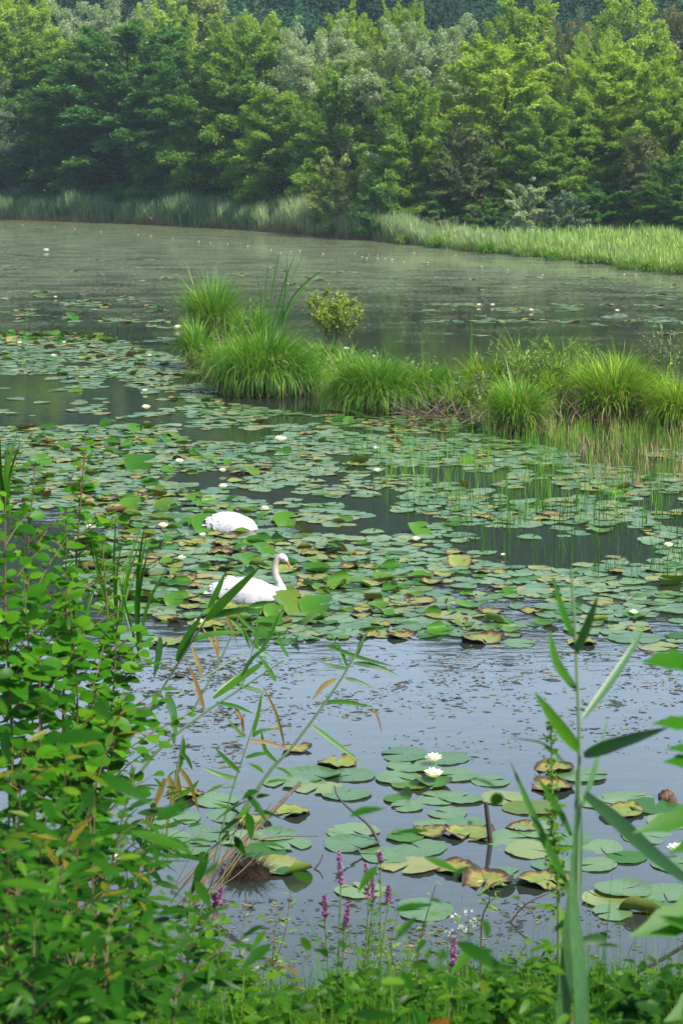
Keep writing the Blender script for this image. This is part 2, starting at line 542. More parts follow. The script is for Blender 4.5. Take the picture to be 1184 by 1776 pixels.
# ------------------------------------------------------------------ trees
def crown_meshes(seed, h, r, n, style, leaf):
    g = np.random.default_rng(seed)
    tb, cb = MB(), MB()
    top = h * .93
    sway = g.normal(0, .25, 2)
    tp = np.array([[sway[0] * math.sin(t * 3), sway[1] * math.sin(t * 2.3 + 1), t * top] for t in np.linspace(-.03, 1, 9)])
    tb.tube(tp, np.linspace(.022 * h * .62, .03, 9), 8)

    def axis(z): return np.array([np.interp(z, tp[:, 2], tp[:, 0]), np.interp(z, tp[:, 2], tp[:, 1]), z])
    # (branches, lowest, elevation low / high, droop of the sprays, thickness of a spray)
    nb, lo, e0, e1, drp, thick = {'alder': (92, .04, .05, 1.2, .14, .42), 'tall': (80, .10, .25, 1.3, .08, .5), 'willow': (90, .10, .35, 1.25, .16, .6), 'shrub': (26, .02, .35, 1.35, .10, .5)}[style]
    prof = {'alder': lambda q: math.sin(math.pi * (q * .70 + .21)) ** .8, 'tall': lambda q: math.sin(math.pi * (q * .76 + .14)) ** .7,
            'willow': lambda q: math.sin(math.pi * (q * .70 + .2)) ** .6, 'shrub': lambda q: math.sin(math.pi * (q * .6 + .36)) ** .6}[style]
    cen, dirs, lens, wgt = [], [], [], []
    for k in range(nb):
        t = lo + (1 - lo) * (k + g.uniform(.1, .9)) / nb
        a = k * 2.39996 + g.normal(0, .3)
        e = r * max(.06, prof(min(t, .999))) * g.uniform(.68, 1.12) * (1 + .13 * math.sin(a * 2 + seed))
        el = e0 + (e1 - e0) * t ** 1.4 + g.normal(0, .12)
        zt = t * h
        tip = axis(min(zt, h)) + np.array([math.cos(a) * e, math.sin(a) * e, g.normal(0, .2)])
        z0 = max(.25, min(zt - e * math.tan(min(el, 1.1)) * .8, top * .97))
        p0 = axis(z0)
        br = spline([p0, (p0 + tip) / 2 + np.array([0, 0, .10 * e]), tip], 8)
        tb.tube(br, np.linspace(.010 * h * (1 - t * .75) * .5, .012, 8), 5)
        nsp = max(4, int(4 + e * 1.5))
        for j in range(nsp):
            f = g.uniform(.22, 1.0) ** .8 if j else 1.0
            c0 = np.array([np.interp(f, np.linspace(0, 1, 8), br[:, q]) for q in range(3)])
            d = unit(unit(br[-1] - br[0]) * .9 + g.normal(0, .62, 3) * np.array([1, 1, .55]) + np.array([0, 0, .12]))
            ls = h / 14 * g.uniform(.75, 1.5) * (1.15 - .45 * t) * (1 if style != 'shrub' else 1.9)
            cen.append(c0); dirs.append(d); lens.append(ls); wgt.append(ls ** 1.6)
    cen, dirs, lens = np.array(cen), np.array(dirs), np.array(lens)
    w = np.array(wgt); w = w / w.sum()
    idx = g.choice(len(cen), n, p=w)
    s = g.beta(1.5, 1.4, n)
    L_ = lens[idx]
    side = unit(np.cross(dirs[idx], [0, 0, 1.0])); upv = np.cross(side, dirs[idx])
    wd_ = (.30 + .42 * np.sin(np.pi * np.clip(s * .85 + .1, 0, 1))) * L_
    u1, u2 = g.normal(0, .42, n), g.normal(0, .42 * thick, n)
    P = cen[idx] + dirs[idx] * (L_ * (s * 1.25 - .25))[:, None] + side * (u1 * wd_)[:, None] + upv * (u2 * wd_)[:, None]
    P[:, 2] -= drp * L_ * (s ** 2 + (u1 * 1.1) ** 2)
    out = P - np.stack([axis(0)[0] + 0 * P[:, 0], 0 * P[:, 0], P[:, 2]], 1)
    outd = unit(out + 1e-6)
    nrm = unit(np.array([0, 0, 1.0]) * .75 + upv * .3 + outd * .4 + dirs[idx] * s[:, None] * .5 + g.normal(0, .42, (n, 3)))
    d = unit(dirs[idx] * .8 + side * np.sign(u1)[:, None] * .6 + np.array([0, 0, -.3]) + g.normal(0, .4, (n, 3)))
    sz = leaf * g.uniform(.65, 1.35, n)
    tint = np.clip(.5 + g.normal(0, .13, n) + g.normal(0, .14, len(cen))[idx], 0, 1)
    asp = .62 if style != 'willow' else .36
    cb.quads(P, d, nrm, sz, sz * asp, tint)
    return tb.mesh('trunk', mat_bark), cb.mesh('crown', G['alder_mid'], smooth=False)


MASTER = {}
def master(key):
    if key not in MASTER:
        style, i = key
        h, r, n, lf = {'alder': (14, 4.9, 120000, .215), 'tall': (15, 3.6, 88000, .215), 'willow': (12, 4.0, 100000, .20), 'shrub': (5, 2.6, 24000, .18)}[style]
        MASTER[key] = (h, r) + crown_meshes(100 + i * 7 + len(style), h, r, n, style, lf)
    return MASTER[key]


def tree(px, base, topy, hw, Y, key, mat, label, name='tree', cat='tree', group='trees along the far shore', bark=None):
    """px: middle of the crown; topy: its top; hw: half width, in pixels of the photograph; Y: ground distance"""
    Y = np.interp(px, [0, 450, 640, 1184], [180, 160, 137, 129]) + (Y - np.interp(px, [0, 450, 640, 1184], [100, 95, 90, 90])) * 1.6
    hw *= 1.2
    h0, r0, tm, cm = master(key)
    x = at(px, 300, Y)[0]
    gz = float(ground_z(x, Y))
    H = max(1.5, (at(px, topy, Y)[2] - gz) * 1.0)
    rad = abs(at(px + hw, 300, Y)[0] - x)
    t = thing(name, label, cat, (x, Y, gz), group, random.uniform(0, 6.28))
    t.scale = (rad / r0, rad / r0, H / h0)
    a = bpy.data.objects.new('trunk', tm); COL.objects.link(a); a.parent = t
    b = bpy.data.objects.new('crown', cm); COL.objects.link(b); b.parent = t
    own_mat(b, G[mat])
    return t


A, T, W, S = 'alder', 'tall', 'willow', 'shrub'
TREES = [
    # px, base, top, half width, Y, master, leaves, label
    (-30, 0, 150, 75, 100, (W, 0), 'grey', 'grey green willow cut by the left edge of the picture'),
    (62, 0, 55, 85, 106, (T, 0), 'alder_mid', 'slim mid green tree with bare dark trunks near the left edge'),
    (120, 0, 70, 80, 105, (T, 1), 'alder_mid', 'slender green tree just left of the big dark alder'),
    (225, 0, 45, 155, 102, (A, 0), 'alder_dark', 'big dark blue green alder with layered boughs down to the reeds'),
    (325, 0, 85, 100, 98.5, (A, 1), 'alder_dark', 'dark alder whose lowest boughs overhang the water at the left shore'),
    (425, 0, 45, 100, 98, (A, 2), 'alder_mid', 'broad green alder right of the big dark alder'),
    (480, 0, 160, 62, 94, (T, 2), 'alder_mid', 'green tree with a ragged right edge beside the silver willow'),
    (548, 0, 44, 80, 100.5, (W, 0), 'silver', 'tall silvery willow left of the pair of bright trees'),
    (590, 0, 120, 70, 97, (A, 3), 'alder_mid', 'green tree with a bright crown below the tall silvery willow'),
    (738, 0, 44, 98, 100, (W, 1), 'silver', 'widest silvery willow rising in the middle of the shore'),
    (660, 0, 82, 58, 101, (W, 0), 'olive', 'pale yellowish willow left of the widest silvery willow'),
    (705, 0, 145, 68, 91, (A, 3), 'alder_mid', 'pointed green alder in front of the widest silvery willow'),
    (805, 0, 222, 58, 91, (A, 1), 'rust', 'low round dark tree with rusty orange leaves on its right'),
    (872, 0, 68, 108, 96, (A, 2), 'bright', 'tall bright green tree behind the rusty tree'),
    (935, 0, 180, 66, 92, (A, 0), 'alder_mid', 'green tree with a pale right edge above the grey shrubs'),
    (1045, 0, 88, 92, 96, (A, 1), 'bright', 'broad bright green tree with thin trunks showing below'),
    (1012, 0, 195, 55, 94, (T, 1), 'alder_mid', 'shaded green tree low in front of the broad bright tree'),
    (1112, 0, 235, 34, 91, (T, 0), 'brownish', 'narrow brownish tree near the right edge'),
    (1165, 0, 110, 80, 94, (A, 3), 'bright', 'bright tree cut by the right edge of the picture'),
    (1172, 0, 270, 60, 89, (A, 1), 'alder_dark', 'dark low alder at the right end of the grassy bank'),
    (585, 0, 276, 52, 90, (S, 0), 'olive', 'round yellowish green bush standing in the reeds'),
    (540, 0, 300, 42, 92, (S, 1), 'alder_mid', 'small green bush left of the round yellowish bush'),
    (655, 0, 305, 40, 89, (S, 0), 'alder_dark', 'dark bush between the round yellowish bush and the pointed alder'),
    (916, 0, 318, 38, 88, (S, 1), 'silver', 'pale green shrub at the edge of the bank grass'),
    (983, 0, 335, 34, 88, (S, 0), 'grey', 'silvery grey shrub right of the pale green shrub'),
    (1045, 0, 325, 55, 90, (S, 1), 'alder_dark', 'dark green shrub right of the silvery grey shrub'),
    (860, 0, 345, 40, 89, (S, 0), 'alder_dark', 'dark shrub between the rusty tree and the pale green shrub'),
    (760, 0, 330, 40, 90, (S, 1), 'alder_dark', 'dark shrub left of the rusty tree'),
    (455, 0, 310, 40, 94, (S, 1), 'alder_mid', 'green shrub under the broad green alder'),
    (30, 0, 260, 50, 102, (S, 0), 'grey', 'grey green shrub behind the reeds near the left edge'),
]
BACK = [
    (40, -6, 95, 118, (A, 2), 'bright', 'light green tree behind the slim tree near the left edge'),
    (150, 8, 85, 122, (W, 1), 'silver', 'pale willow top peeping over the slender tree at the left'),
    (225, 8, 80, 124, (W, 0), 'silver', 'greyish tree top above the big dark alder'),
    (290, 15, 70, 120, (A, 3), 'bright', 'light green tree top right above the big dark alder'),
    (352, -10, 70, 126, (T, 2), 'olive', 'olive tree top left of the gap to the dark hill'),
    (405, 25, 55, 118, (A, 0), 'bright', 'light green tree top at the left side of the gap to the dark hill'),
    (455, 30, 45, 120, (T, 1), 'bright', 'narrow light green tree top beside the tall silvery willow'),
    (600, 18, 62, 118, (A, 1), 'bright', 'left one of two bright tree tops against the dark hill'),
    (697, 2, 52, 119, (A, 2), 'bright', 'right one of two bright tree tops against the dark hill'),
    (655, 40, 45, 124, (T, 0), 'olive', 'dull olive tree top between the two bright tree tops'),
    (792, 56, 42, 118, (W, 1), 'olive', 'small olive tree top right of the widest silvery willow'),
    (900, 4, 85, 118, (A, 0), 'bright', 'green tree top above the tall bright tree'),
    (982, 32, 48, 112, (W, 0), 'brownish', 'ochre brown tree top among the green ones at the right'),
    (1090, 8, 90, 118, (A, 3), 'bright', 'green tree top above the broad bright tree'),
    (1185, 20, 60, 124, (T, 1), 'brownish', 'brownish tree top in the upper right corner'),
    (1030, 70, 60, 110, (W, 1), 'bright', 'soft light green tree behind the broad bright tree'),
    (840, 90, 60, 108, (T, 2), 'bright', 'slim bright tree left behind the tall bright tree'),
]
for px, base, top, hw, Y, key, mat, lab in TREES:
    small = key[0] == S
    tree(px, base, top, hw, Y, key, mat, lab, 'shrub' if small else 'tree', 'shrub' if small else 'tree', 'shrubs along the far shore' if small else 'trees along the far shore')
for px, top, hw, Y, key, mat, lab in BACK:
    tree(px, 0, top, hw, Y, key, mat, lab, group='trees behind the front row')
# beyond the frame on both sides, so that the shore goes on
for k, (px, top, hw, Y, key, mat) in enumerate([(-170, 40, 120, 106, (A, 1), 'alder_mid'), (-330, 60, 130, 108, (A, 2), 'alder_dark'), (1330, 60, 120, 95, (A, 0), 'bright'), (1500, 40, 130, 92, (A, 2), 'alder_mid')]):
    tree(px, 0, top, hw, Y, key, mat, ['green alder outside the left edge', 'dark alder far outside the left edge', 'bright tree outside the right edge', 'green tree far outside the right edge'][k])

# ------------------------------------------------------------------ the wooded hill: one far mass
g = np.random.default_rng(21)
mb = MB()
nt_ = 0
hx, hyy = [], []
while nt_ < 900:
    y = 207 + 190 * g.uniform() ** 1.15
    x = g.uniform(-1, 1) * (22 + y * .22)
    hx.append(x); hyy.append(y); nt_ += 1
hx = np.array(hx); hyy = np.array(hyy); hz = ground_z(hx, hyy)
for x, y, z in zip(hx, hyy, hz):
    n = int(np.clip(1500 * (235 / y) ** 1.6, 240, 1900))
    rr = g.uniform(3.4, 6.4); hh = g.uniform(8, 13)
    sz = .42 * (y / 235) ** 1.0
    u = unit(g.normal(0, 1, (n, 3)))
    lump = 1 + .22 * np.sin(u[:, 0] * 5 + x) * np.sin(u[:, 1] * 5 + y) + .18 * np.sin(u[:, 2] * 7 + x)
    P = np.stack([u[:, 0] * rr, u[:, 1] * rr, u[:, 2] * hh * .5], 1) * (lump * g.uniform(.72, 1.05, n))[:, None] + np.array([x, y, z + hh * .58])
    nrm = unit(u + np.array([0, 0, .35]) + g.normal(0, .3, (n, 3)))
    d = np.cross(nrm, g.normal(0, 1, (n, 3)))
    mb.quads(P, d, nrm, sz * g.uniform(.6, 1.4, n), sz * .7 * g.uniform(.6, 1.3, n), np.clip(.45 + g.normal(0, .36) + g.normal(0, .10, n), 0, 1))
tag(mb.build('hillside_forest', G['hill'], smooth=False), kind='stuff')

# ------------------------------------------------------------------ reeds and grass on the far bank (masses nobody could count)
def bank_blades(name, mat, n, pxr, off, hfun, wd, seed, lean=.25, tint0=.5, curl=.5):
    g = np.random.default_rng(seed)
    x0 = at(pxr[0], 400, 165 if pxr[0] < 300 else 135)[0]; x1 = at(pxr[1], 400, 130)[0]
    x = g.uniform(x0, x1, n)
    sy = shore_y(x)
    y = sy + off[0] + (off[1] - off[0]) * g.uniform(0, 1, n) ** 1.3
    B = np.stack([x, y, ground_z(x, y) - .1], 1)
    hh = hfun(x, y - sy) * g.uniform(.6, 1.15, n)
    t = np.clip(tint0 + .22 * vnoise(x, y, 5, seed) + g.normal(0, .15, n), 0, 1)
    m = MB().blades(B, g.uniform(0, 6.28, n), hh, np.abs(g.normal(0, lean, n)), curl * g.uniform(0, 1, n), wd * g.uniform(.7, 1.4, n), 4, t)
    return tag(m.build(name, mat), kind='stuff')


bank_blades('reed_bed', G['reed_far'], 20000, (-200, 420), (-.3, 10), lambda x, d: 1.95 + .4 * vnoise(x, d * 0, 5, 5) + .03 * d, .10, 31, .12)
bank_blades('reed_bed', G['reed_pale'], 17000, (380, 860), (-.2, 8), lambda x, d: (1.7 + .6 * vnoise(x, d * 0, 3, 6) + .03 * d) * np.clip(1.05 - (x - 0) / 11, .3, 1), .06, 32, .14, .6)
bank_blades('dead_reeds', G['straw'], 9000, (-200, 690), (-.5, .6), lambda x, d: .75 + .3 * vnoise(x, d, 4, 8), .05, 33, .25, .35)
bank_blades('bank_grass', G['meadow'], 60000, (640, 1450), (0, 52), lambda x, d: .55 + .008 * d + .22 * vnoise(x, d, 5, 9), .06, 34, .22, .5)
bank_blades('reed_bed', G['reed_pale'], 7000, (380, 1000), (1, 14), lambda x, d: (1.6 + .6 * vnoise(x, d, 3, 61)) * np.clip(1.0 - (x - 1) / 13, .3, 1), .06, 36, .16)
bank_blades('bank_grass', G['bank_tuft'], 9000, (640, 1450), (-.15, 1.6), lambda x, d: .62 + .25 * vnoise(x, d, 3, 10), .05, 35, .35, .5, .9)


# ------------------------------------------------------------------ sedge tussocks
def tussock(px, base, topy, hw, label, mat='sedge', n=2600, seed=0, cat='sedge tussock', group='sedge tussocks in the pond', wd=.019, spread=1.1, mound=True, K=6, name='sedge_tussock'):
    g = np.random.default_rng(seed + 500)
    c = on(px, base - (4 if hw > 30 else 0))
    Y = c[1] + abs(at(px + hw, 600, c[1])[0] - c[0]) * .45
    c = np.array([at(px, base, Y)[0], Y, 0])
    h = at(px, topy, Y)[2]
    r = abs(at(px + hw, 600, Y)[0] - c[0])
    t = thing(name, label, cat, (c[0], c[1], 0), group)
    r0 = r * .5
    mh = h * .22
    if mound:
        m = MB()
        ring = 26
        lv = [(1.0, -.25), (1.02, .1), (.92, .6), (.6, .95), (.02, 1.0)]
        V = [[(r0 * a * (1 + .12 * math.sin(5 * q + seed) + g.normal(0, .05))) * math.cos(q), (r0 * a * (1 + .12 * math.sin(5 * q + seed) + g.normal(0, .05))) * math.sin(q), mh * b + g.normal(0, .02)] for a, b in lv for q in np.arange(ring) / ring * 6.283]
        F = [[i * ring + j, i * ring + (j + 1) % ring, (i + 1) * ring + (j + 1) % ring, (i + 1) * ring + j] for i in range(len(lv) - 1) for j in range(ring)]
        m.add(V, F); m.build('root_mound', mat_mound, t)
    m = MB()
    q = g.uniform(0, 6.283, n); rr = np.sqrt(g.uniform(0, 1, n))
    az = q + g.normal(0, .45, n)
    B = np.stack([np.cos(q) * rr * r0, np.sin(q) * rr * r0, mh * (1 - .8 * rr ** 3)], 1)
    L = (h - mh * .7) * g.uniform(.6, 1.18, n) * (1.08 + .15 * rr)
    sub = g.integers(0, 9, n)
    sa = g.uniform(0, 6.283, 9); sl = g.uniform(.62, 1.12, 9); az = np.where(g.uniform(0, 1, n) > .45, sa[sub] + g.normal(0, .5, n), az)
    B[:, 0] += np.cos(sa[sub]) * r0 * .35; B[:, 1] += np.sin(sa[sub]) * r0 * .35
    lean_ = g.normal(0, .16, 2); B[:, 0] += lean_[0] * h * .4
    L = L * sl[sub] * np.where(g.uniform(0, 1, n) > .9, 1.2, 1)
    th = .06 + .5 * rr * spread * g.uniform(.5, 1.2, n)
    cu = g.uniform(.6, 2.9, n) * (.4 + rr) * spread
    tint = np.clip(.36 + g.normal(0, .24, n) + (g.uniform(0, 1, n) > .93) * .5, 0, 1)
    m.blades(B, az, L, th, cu, wd * g.uniform(.7, 1.4, n), K, tint)
    m.build('foliage', G[mat], t)
    k = n // 16
    if k > 20:                                   # bent dead blades among the green ones
        q = g.uniform(0, 6.283, k)
        MB().blades(np.stack([np.cos(q) * r0 * .7, np.sin(q) * r0 * .7, 0 * q + mh * .6], 1), q + g.normal(0, .8, k), (h - mh * .6) * g.uniform(.6, 1.25, k), g.uniform(.1, .9, k), g.uniform(.8, 3.4, k), wd * .9, K, g.uniform(.3, 1, k)).build('dead_blades', G['straw'], t)
    # dead skirt
    if mound:
        k = n // 7
        q = g.uniform(0, 6.283, k)
        B = np.stack([np.cos(q) * r0 * .97, np.sin(q) * r0 * .97, g.uniform(.1, .9, k) * mh], 1)
        MB().blades(B, q + g.normal(0, .5, k), g.uniform(.25, .6, k) * h, g.uniform(.9, 1.5, k), g.uniform(.6, 1.6, k), wd, 4, g.uniform(0, .6, k)).build('dead_skirt', G['straw'], t)
    return t


tussock(452, 690, 574, 98, 'largest sedge tussock, dark at its foot, left end of the island', n=4800, seed=1)
tussock(372, 604, 494, 42, 'tall narrow grass tuft behind the largest tussock at the island end', n=1700, seed=2, spread=.55, wd=.026)
tussock(385, 662, 578, 34, 'small drooping tussock in front at the left tip of the island', n=1200, seed=3, spread=1.2)
tussock(655, 722, 612, 88, 'second large tussock with arching pale blades right of the largest', n=4600, seed=4)
tussock(735, 712, 630, 62, 'soft pale tussock right behind the second large one', 'sedge', 2600, 5)
tussock(900, 757, 668, 50, 'small fresh green tuft standing in front of the brushwood', n=1800, seed=6, spread=.7, wd=.022)
tussock(1052, 742, 624, 60, 'yellowish upright tussock beside the willow scrub', 'sedge_yellow', 1900, 7, spread=.75, wd=.024)
tussock(1010, 722, 632, 40, 'bright green tussock just left of the yellowish upright one', 'sedge', 1600, 8, spread=.5, wd=.022)
tussock(1178, 752, 655, 55, 'tussock cut by the right edge of the picture', 'sedge_yellow', 2200, 9, spread=.9)
tussock(560, 640, 590, 46, 'low grass tuft filling the gap behind the two large tussocks', 'sedge', 1500, 10)
for k, (px, base, top, hw, lab, mt) in enumerate([
        (520, 690, 622, 34, 'grass tuft closing the front gap between the two large tussocks', 'sedge'), (600, 668, 604, 40, 'pale grass tuft behind the left end of the second large tussock', 'sedge'),
        (790, 722, 655, 34, 'thin grass tuft at the brushwood right of the pale tussock', 'sedge'), (845, 706, 622, 36, 'light grass tuft behind the small fresh green tuft', 'sedge_yellow'),
        (955, 728, 640, 40, 'yellow green grass tuft right of the small fresh green tuft', 'sedge_yellow'), (980, 700, 600, 40, 'grass tuft behind the yellow green one in the willow scrub', 'sedge'),
        (1110, 728, 640, 40, 'grass tuft between the yellowish upright tussock and the right edge', 'sedge'), (1075, 690, 610, 44, 'grass tuft behind the yellowish upright tussock', 'sedge_yellow'),
        (345, 640, 560, 22, 'thin tuft at the outermost left tip of the island', 'sedge'), (905, 690, 590, 46, 'airy grass tuft under the greyish scrub', 'sedge_yellow'), (420, 610, 540, 34, 'tuft between the tall narrow tuft and the cattails', 'sedge')]):
    tussock(px, base, top, hw, lab, mt, 350 if px in (790, 905, 980) else 1000, 60 + k, spread=.8, wd=.024, mound=k % 2 == 0)
for k, (px, base, top, hw, lab) in enumerate([
        (845, 441, 416, 20, 'dark rounded tuft at the water edge of the far grassy bank'), (812, 436, 416, 15, 'pale tuft left of the dark rounded tuft on the far bank'),
        (905, 446, 427, 18, 'light green tuft right of the dark rounded tuft'), (960, 452, 430, 20, 'yellowish tuft midway along the far grassy bank'),
        (1020, 458, 436, 20, 'green tuft right of the yellowish tuft on the far bank'), (1085, 468, 446, 26, 'bright wide tuft on the tip of the far bank'),
        (1125, 472, 448, 18, 'darker tuft right of the bright wide tuft'), (1165, 476, 452, 22, 'rightmost tuft of the far grassy bank'),
        (700, 424, 404, 18, 'leftmost tuft of the far grassy bank'), (755, 430, 408, 18, 'tuft between the leftmost tuft and the pale tuft')]):
    tussock(px, base, top, hw, lab, 'bank_tuft' if k % 3 else 'sedge', 500, 20 + k, group='tufts along the far bank', wd=.03, mound=False, K=4, name='grass_tuft', cat='grass tuft')

# ================================================================== lily pads
def pad_mat(name, dry, vein=False):
    m, nt, out = nodes(name)
    at_ = N(nt, 'ShaderNodeAttribute', attribute_name='tint')
    rd = N(nt, 'ShaderNodeAttribute', attribute_name='rad')
    oi = N(nt, 'ShaderNodeObjectInfo')
    f = math_n(nt, 'FRACT', math_n(nt, 'ADD', at_.outputs['Fac'], oi.outputs['Random']))
    top = ramp(nt, f, [(0, (.040, .100, .032)), (.35, (.064, .132, .046)), (.7, (.088, .155, .056)), (.9, (.120, .165, .042)), (1, (.17, .17, .04))])
    if dry: top = ramp(nt, f, [(0, (.016, .066, .006)), (.4, (.028, .100, .010)), (.75, (.044, .120, .012)), (1, (.070, .110, .014))])
    tc = N(nt, 'ShaderNodeTexCoord')
    nz = N(nt, 'ShaderNodeTexNoise', _Scale=5.0, _Detail=5.0, _Roughness=.7); nt.links.new(tc.outputs['Object'], nz.inputs['Vector'])
    # yellow and brown wear that starts at the rim
    wear = math_n(nt, 'ADD', math_n(nt, 'MULTIPLY', nz.outputs['Fac'], .9), math_n(nt, 'MULTIPLY', math_n(nt, 'POWER', rd.outputs['Fac'], 6.0), .22))
    wear = math_n(nt, 'ADD', wear, math_n(nt, 'MULTIPLY', f, .12))
    wr = N(nt, 'ShaderNodeMapRange'); nt.links.new(wear, wr.inputs['Value'])
    for k, v in (('From Min', .72), ('From Max', .86), ('To Min', 0.0), ('To Max', 1.0)): wr.inputs[k].default_value = v
    top = mixrgb(nt, wr.outputs[0], top, mixrgb(nt, nz.outputs['Fac'], (.24, .17, .03), (.09, .045, .015)))
    under = ramp(nt, f, [(0, (.10, .15, .025)), (.5, (.075, .14, .03)), (.8, (.13, .10, .03)), (1, (.12, .06, .025))])
    if vein:                       # pale ribs fanning out from the stalk
        sx = N(nt, 'ShaderNodeSeparateXYZ'); nt.links.new(tc.outputs['Object'], sx.inputs[0])
        ang = math_n(nt, 'ARCTAN2', sx.outputs['Y'], sx.outputs['X'])
        ang = math_n(nt, 'ADD', ang, math_n(nt, 'MULTIPLY', nz.outputs['Fac'], .12))
        rib = math_n(nt, 'POWER', math_n(nt, 'ABSOLUTE', math_n(nt, 'COSINE', math_n(nt, 'MULTIPLY', ang, 8.0))), 22.0)
        rib = math_n(nt, 'MULTIPLY', rib, math_n(nt, 'SUBTRACT', .55, math_n(nt, 'MULTIPLY', rd.outputs['Fac'], .45)))
        top = mixrgb(nt, rib, top, (.19, .25, .11))
        sp = N(nt, 'ShaderNodeTexNoise', _Scale=9.0, _Detail=2.0); nt.links.new(tc.outputs['Object'], sp.inputs['Vector'])
        sm_ = N(nt, 'ShaderNodeMapRange'); nt.links.new(sp.outputs['Fac'], sm_.inputs['Value'])
        for k, v in (('From Min', .70), ('From Max', .76), ('To Min', 0.0), ('To Max', .8)): sm_.inputs[k].default_value = v
        top = mixrgb(nt, sm_.outputs[0], top, (.10, .07, .02))
    geo = N(nt, 'ShaderNodeNewGeometry')
    col = mixrgb(nt, geo.outputs['Backfacing'], top, under)
    p = N(nt, 'ShaderNodeBsdfPrincipled', _Roughness=.30)
    p.inputs['Specular IOR Level'].default_value = .10 if dry else .45
    nt.links.new(col, p.inputs['Base Color'])
    b = N(nt, 'ShaderNodeBump', _Strength=.25, _Distance=.01)
    nz2 = N(nt, 'ShaderNodeTexNoise', _Scale=14.0, _Detail=3.0); nt.links.new(tc.outputs['Object'], nz2.inputs['Vector'])
    nt.links.new(nz2.outputs['Fac'], b.inputs['Height']); nt.links.new(b.outputs[0], p.inputs['Normal'])
    t = N(nt, 'ShaderNodeBsdfTranslucent'); nt.links.new(mixrgb(nt, 1.0, col, (1.2, 1.5, .4), 'MULTIPLY'), t.inputs['Color'])
    mx = N(nt, 'ShaderNodeMixShader', _Fac=.14)
    nt.links.new(p.outputs[0], mx.inputs[1]); nt.links.new(t.outputs[0], mx.inputs[2])
    nt.links.new(mx.outputs[0], out.inputs['Surface'])
    return m


mat_pad = pad_mat('lily pad', False)
mat_pad_near = pad_mat('lily pad with ribs', False, True)
mat_pad_up = pad_mat('lily leaf out of the water', True)
UP = ('raised', 'folded', 'cup')
mat_pad_brown, nt, out = nodes('withered lily pad')
at_ = N(nt, 'ShaderNodeAttribute', attribute_name='tint'); rd = N(nt, 'ShaderNodeAttribute', attribute_name='rad'); oi = N(nt, 'ShaderNodeObjectInfo')
f = math_n(nt, 'FRACT', math_n(nt, 'ADD', at_.outputs['Fac'], oi.outputs['Random']))
tc = N(nt, 'ShaderNodeTexCoord')
nz = N(nt, 'ShaderNodeTexNoise', _Scale=4.0, _Detail=6.0, _Roughness=.7); nt.links.new(tc.outputs['Object'], nz.inputs['Vector'])
wr = math_n(nt, 'ADD', math_n(nt, 'ADD', math_n(nt, 'MULTIPLY', math_n(nt, 'POWER', rd.outputs['Fac'], 4.0), .45), math_n(nt, 'MULTIPLY', nz.outputs['Fac'], .9)), math_n(nt, 'MULTIPLY', f, .28))
col = ramp(nt, wr, [(.46, (.085, .135, .028)), (.66, (.135, .155, .030)), (.79, (.145, .105, .024)), (.88, (.070, .040, .014)), (1, (.028, .018, .010))])
p = N(nt, 'ShaderNodeBsdfPrincipled', _Roughness=.5); p.inputs['Specular IOR Level'].default_value = .3
nt.links.new(col, p.inputs['Base Color'])
b = N(nt, 'ShaderNodeBump', _Strength=.5, _Distance=.02); nt.links.new(nz.outputs['Fac'], b.inputs['Height']); nt.links.new(b.outputs[0], p.inputs['Normal'])
nt.links.new(p.outputs[0], out.inputs['Surface'])
mat_pad_yellow = leaf_mat('yellowing lily pad', [(0, (.13, .15, .03)), (.5, (.19, .19, .045)), (1, (.30, .24, .05))], .15, .42, .5, noise=5.0, rand=.8)


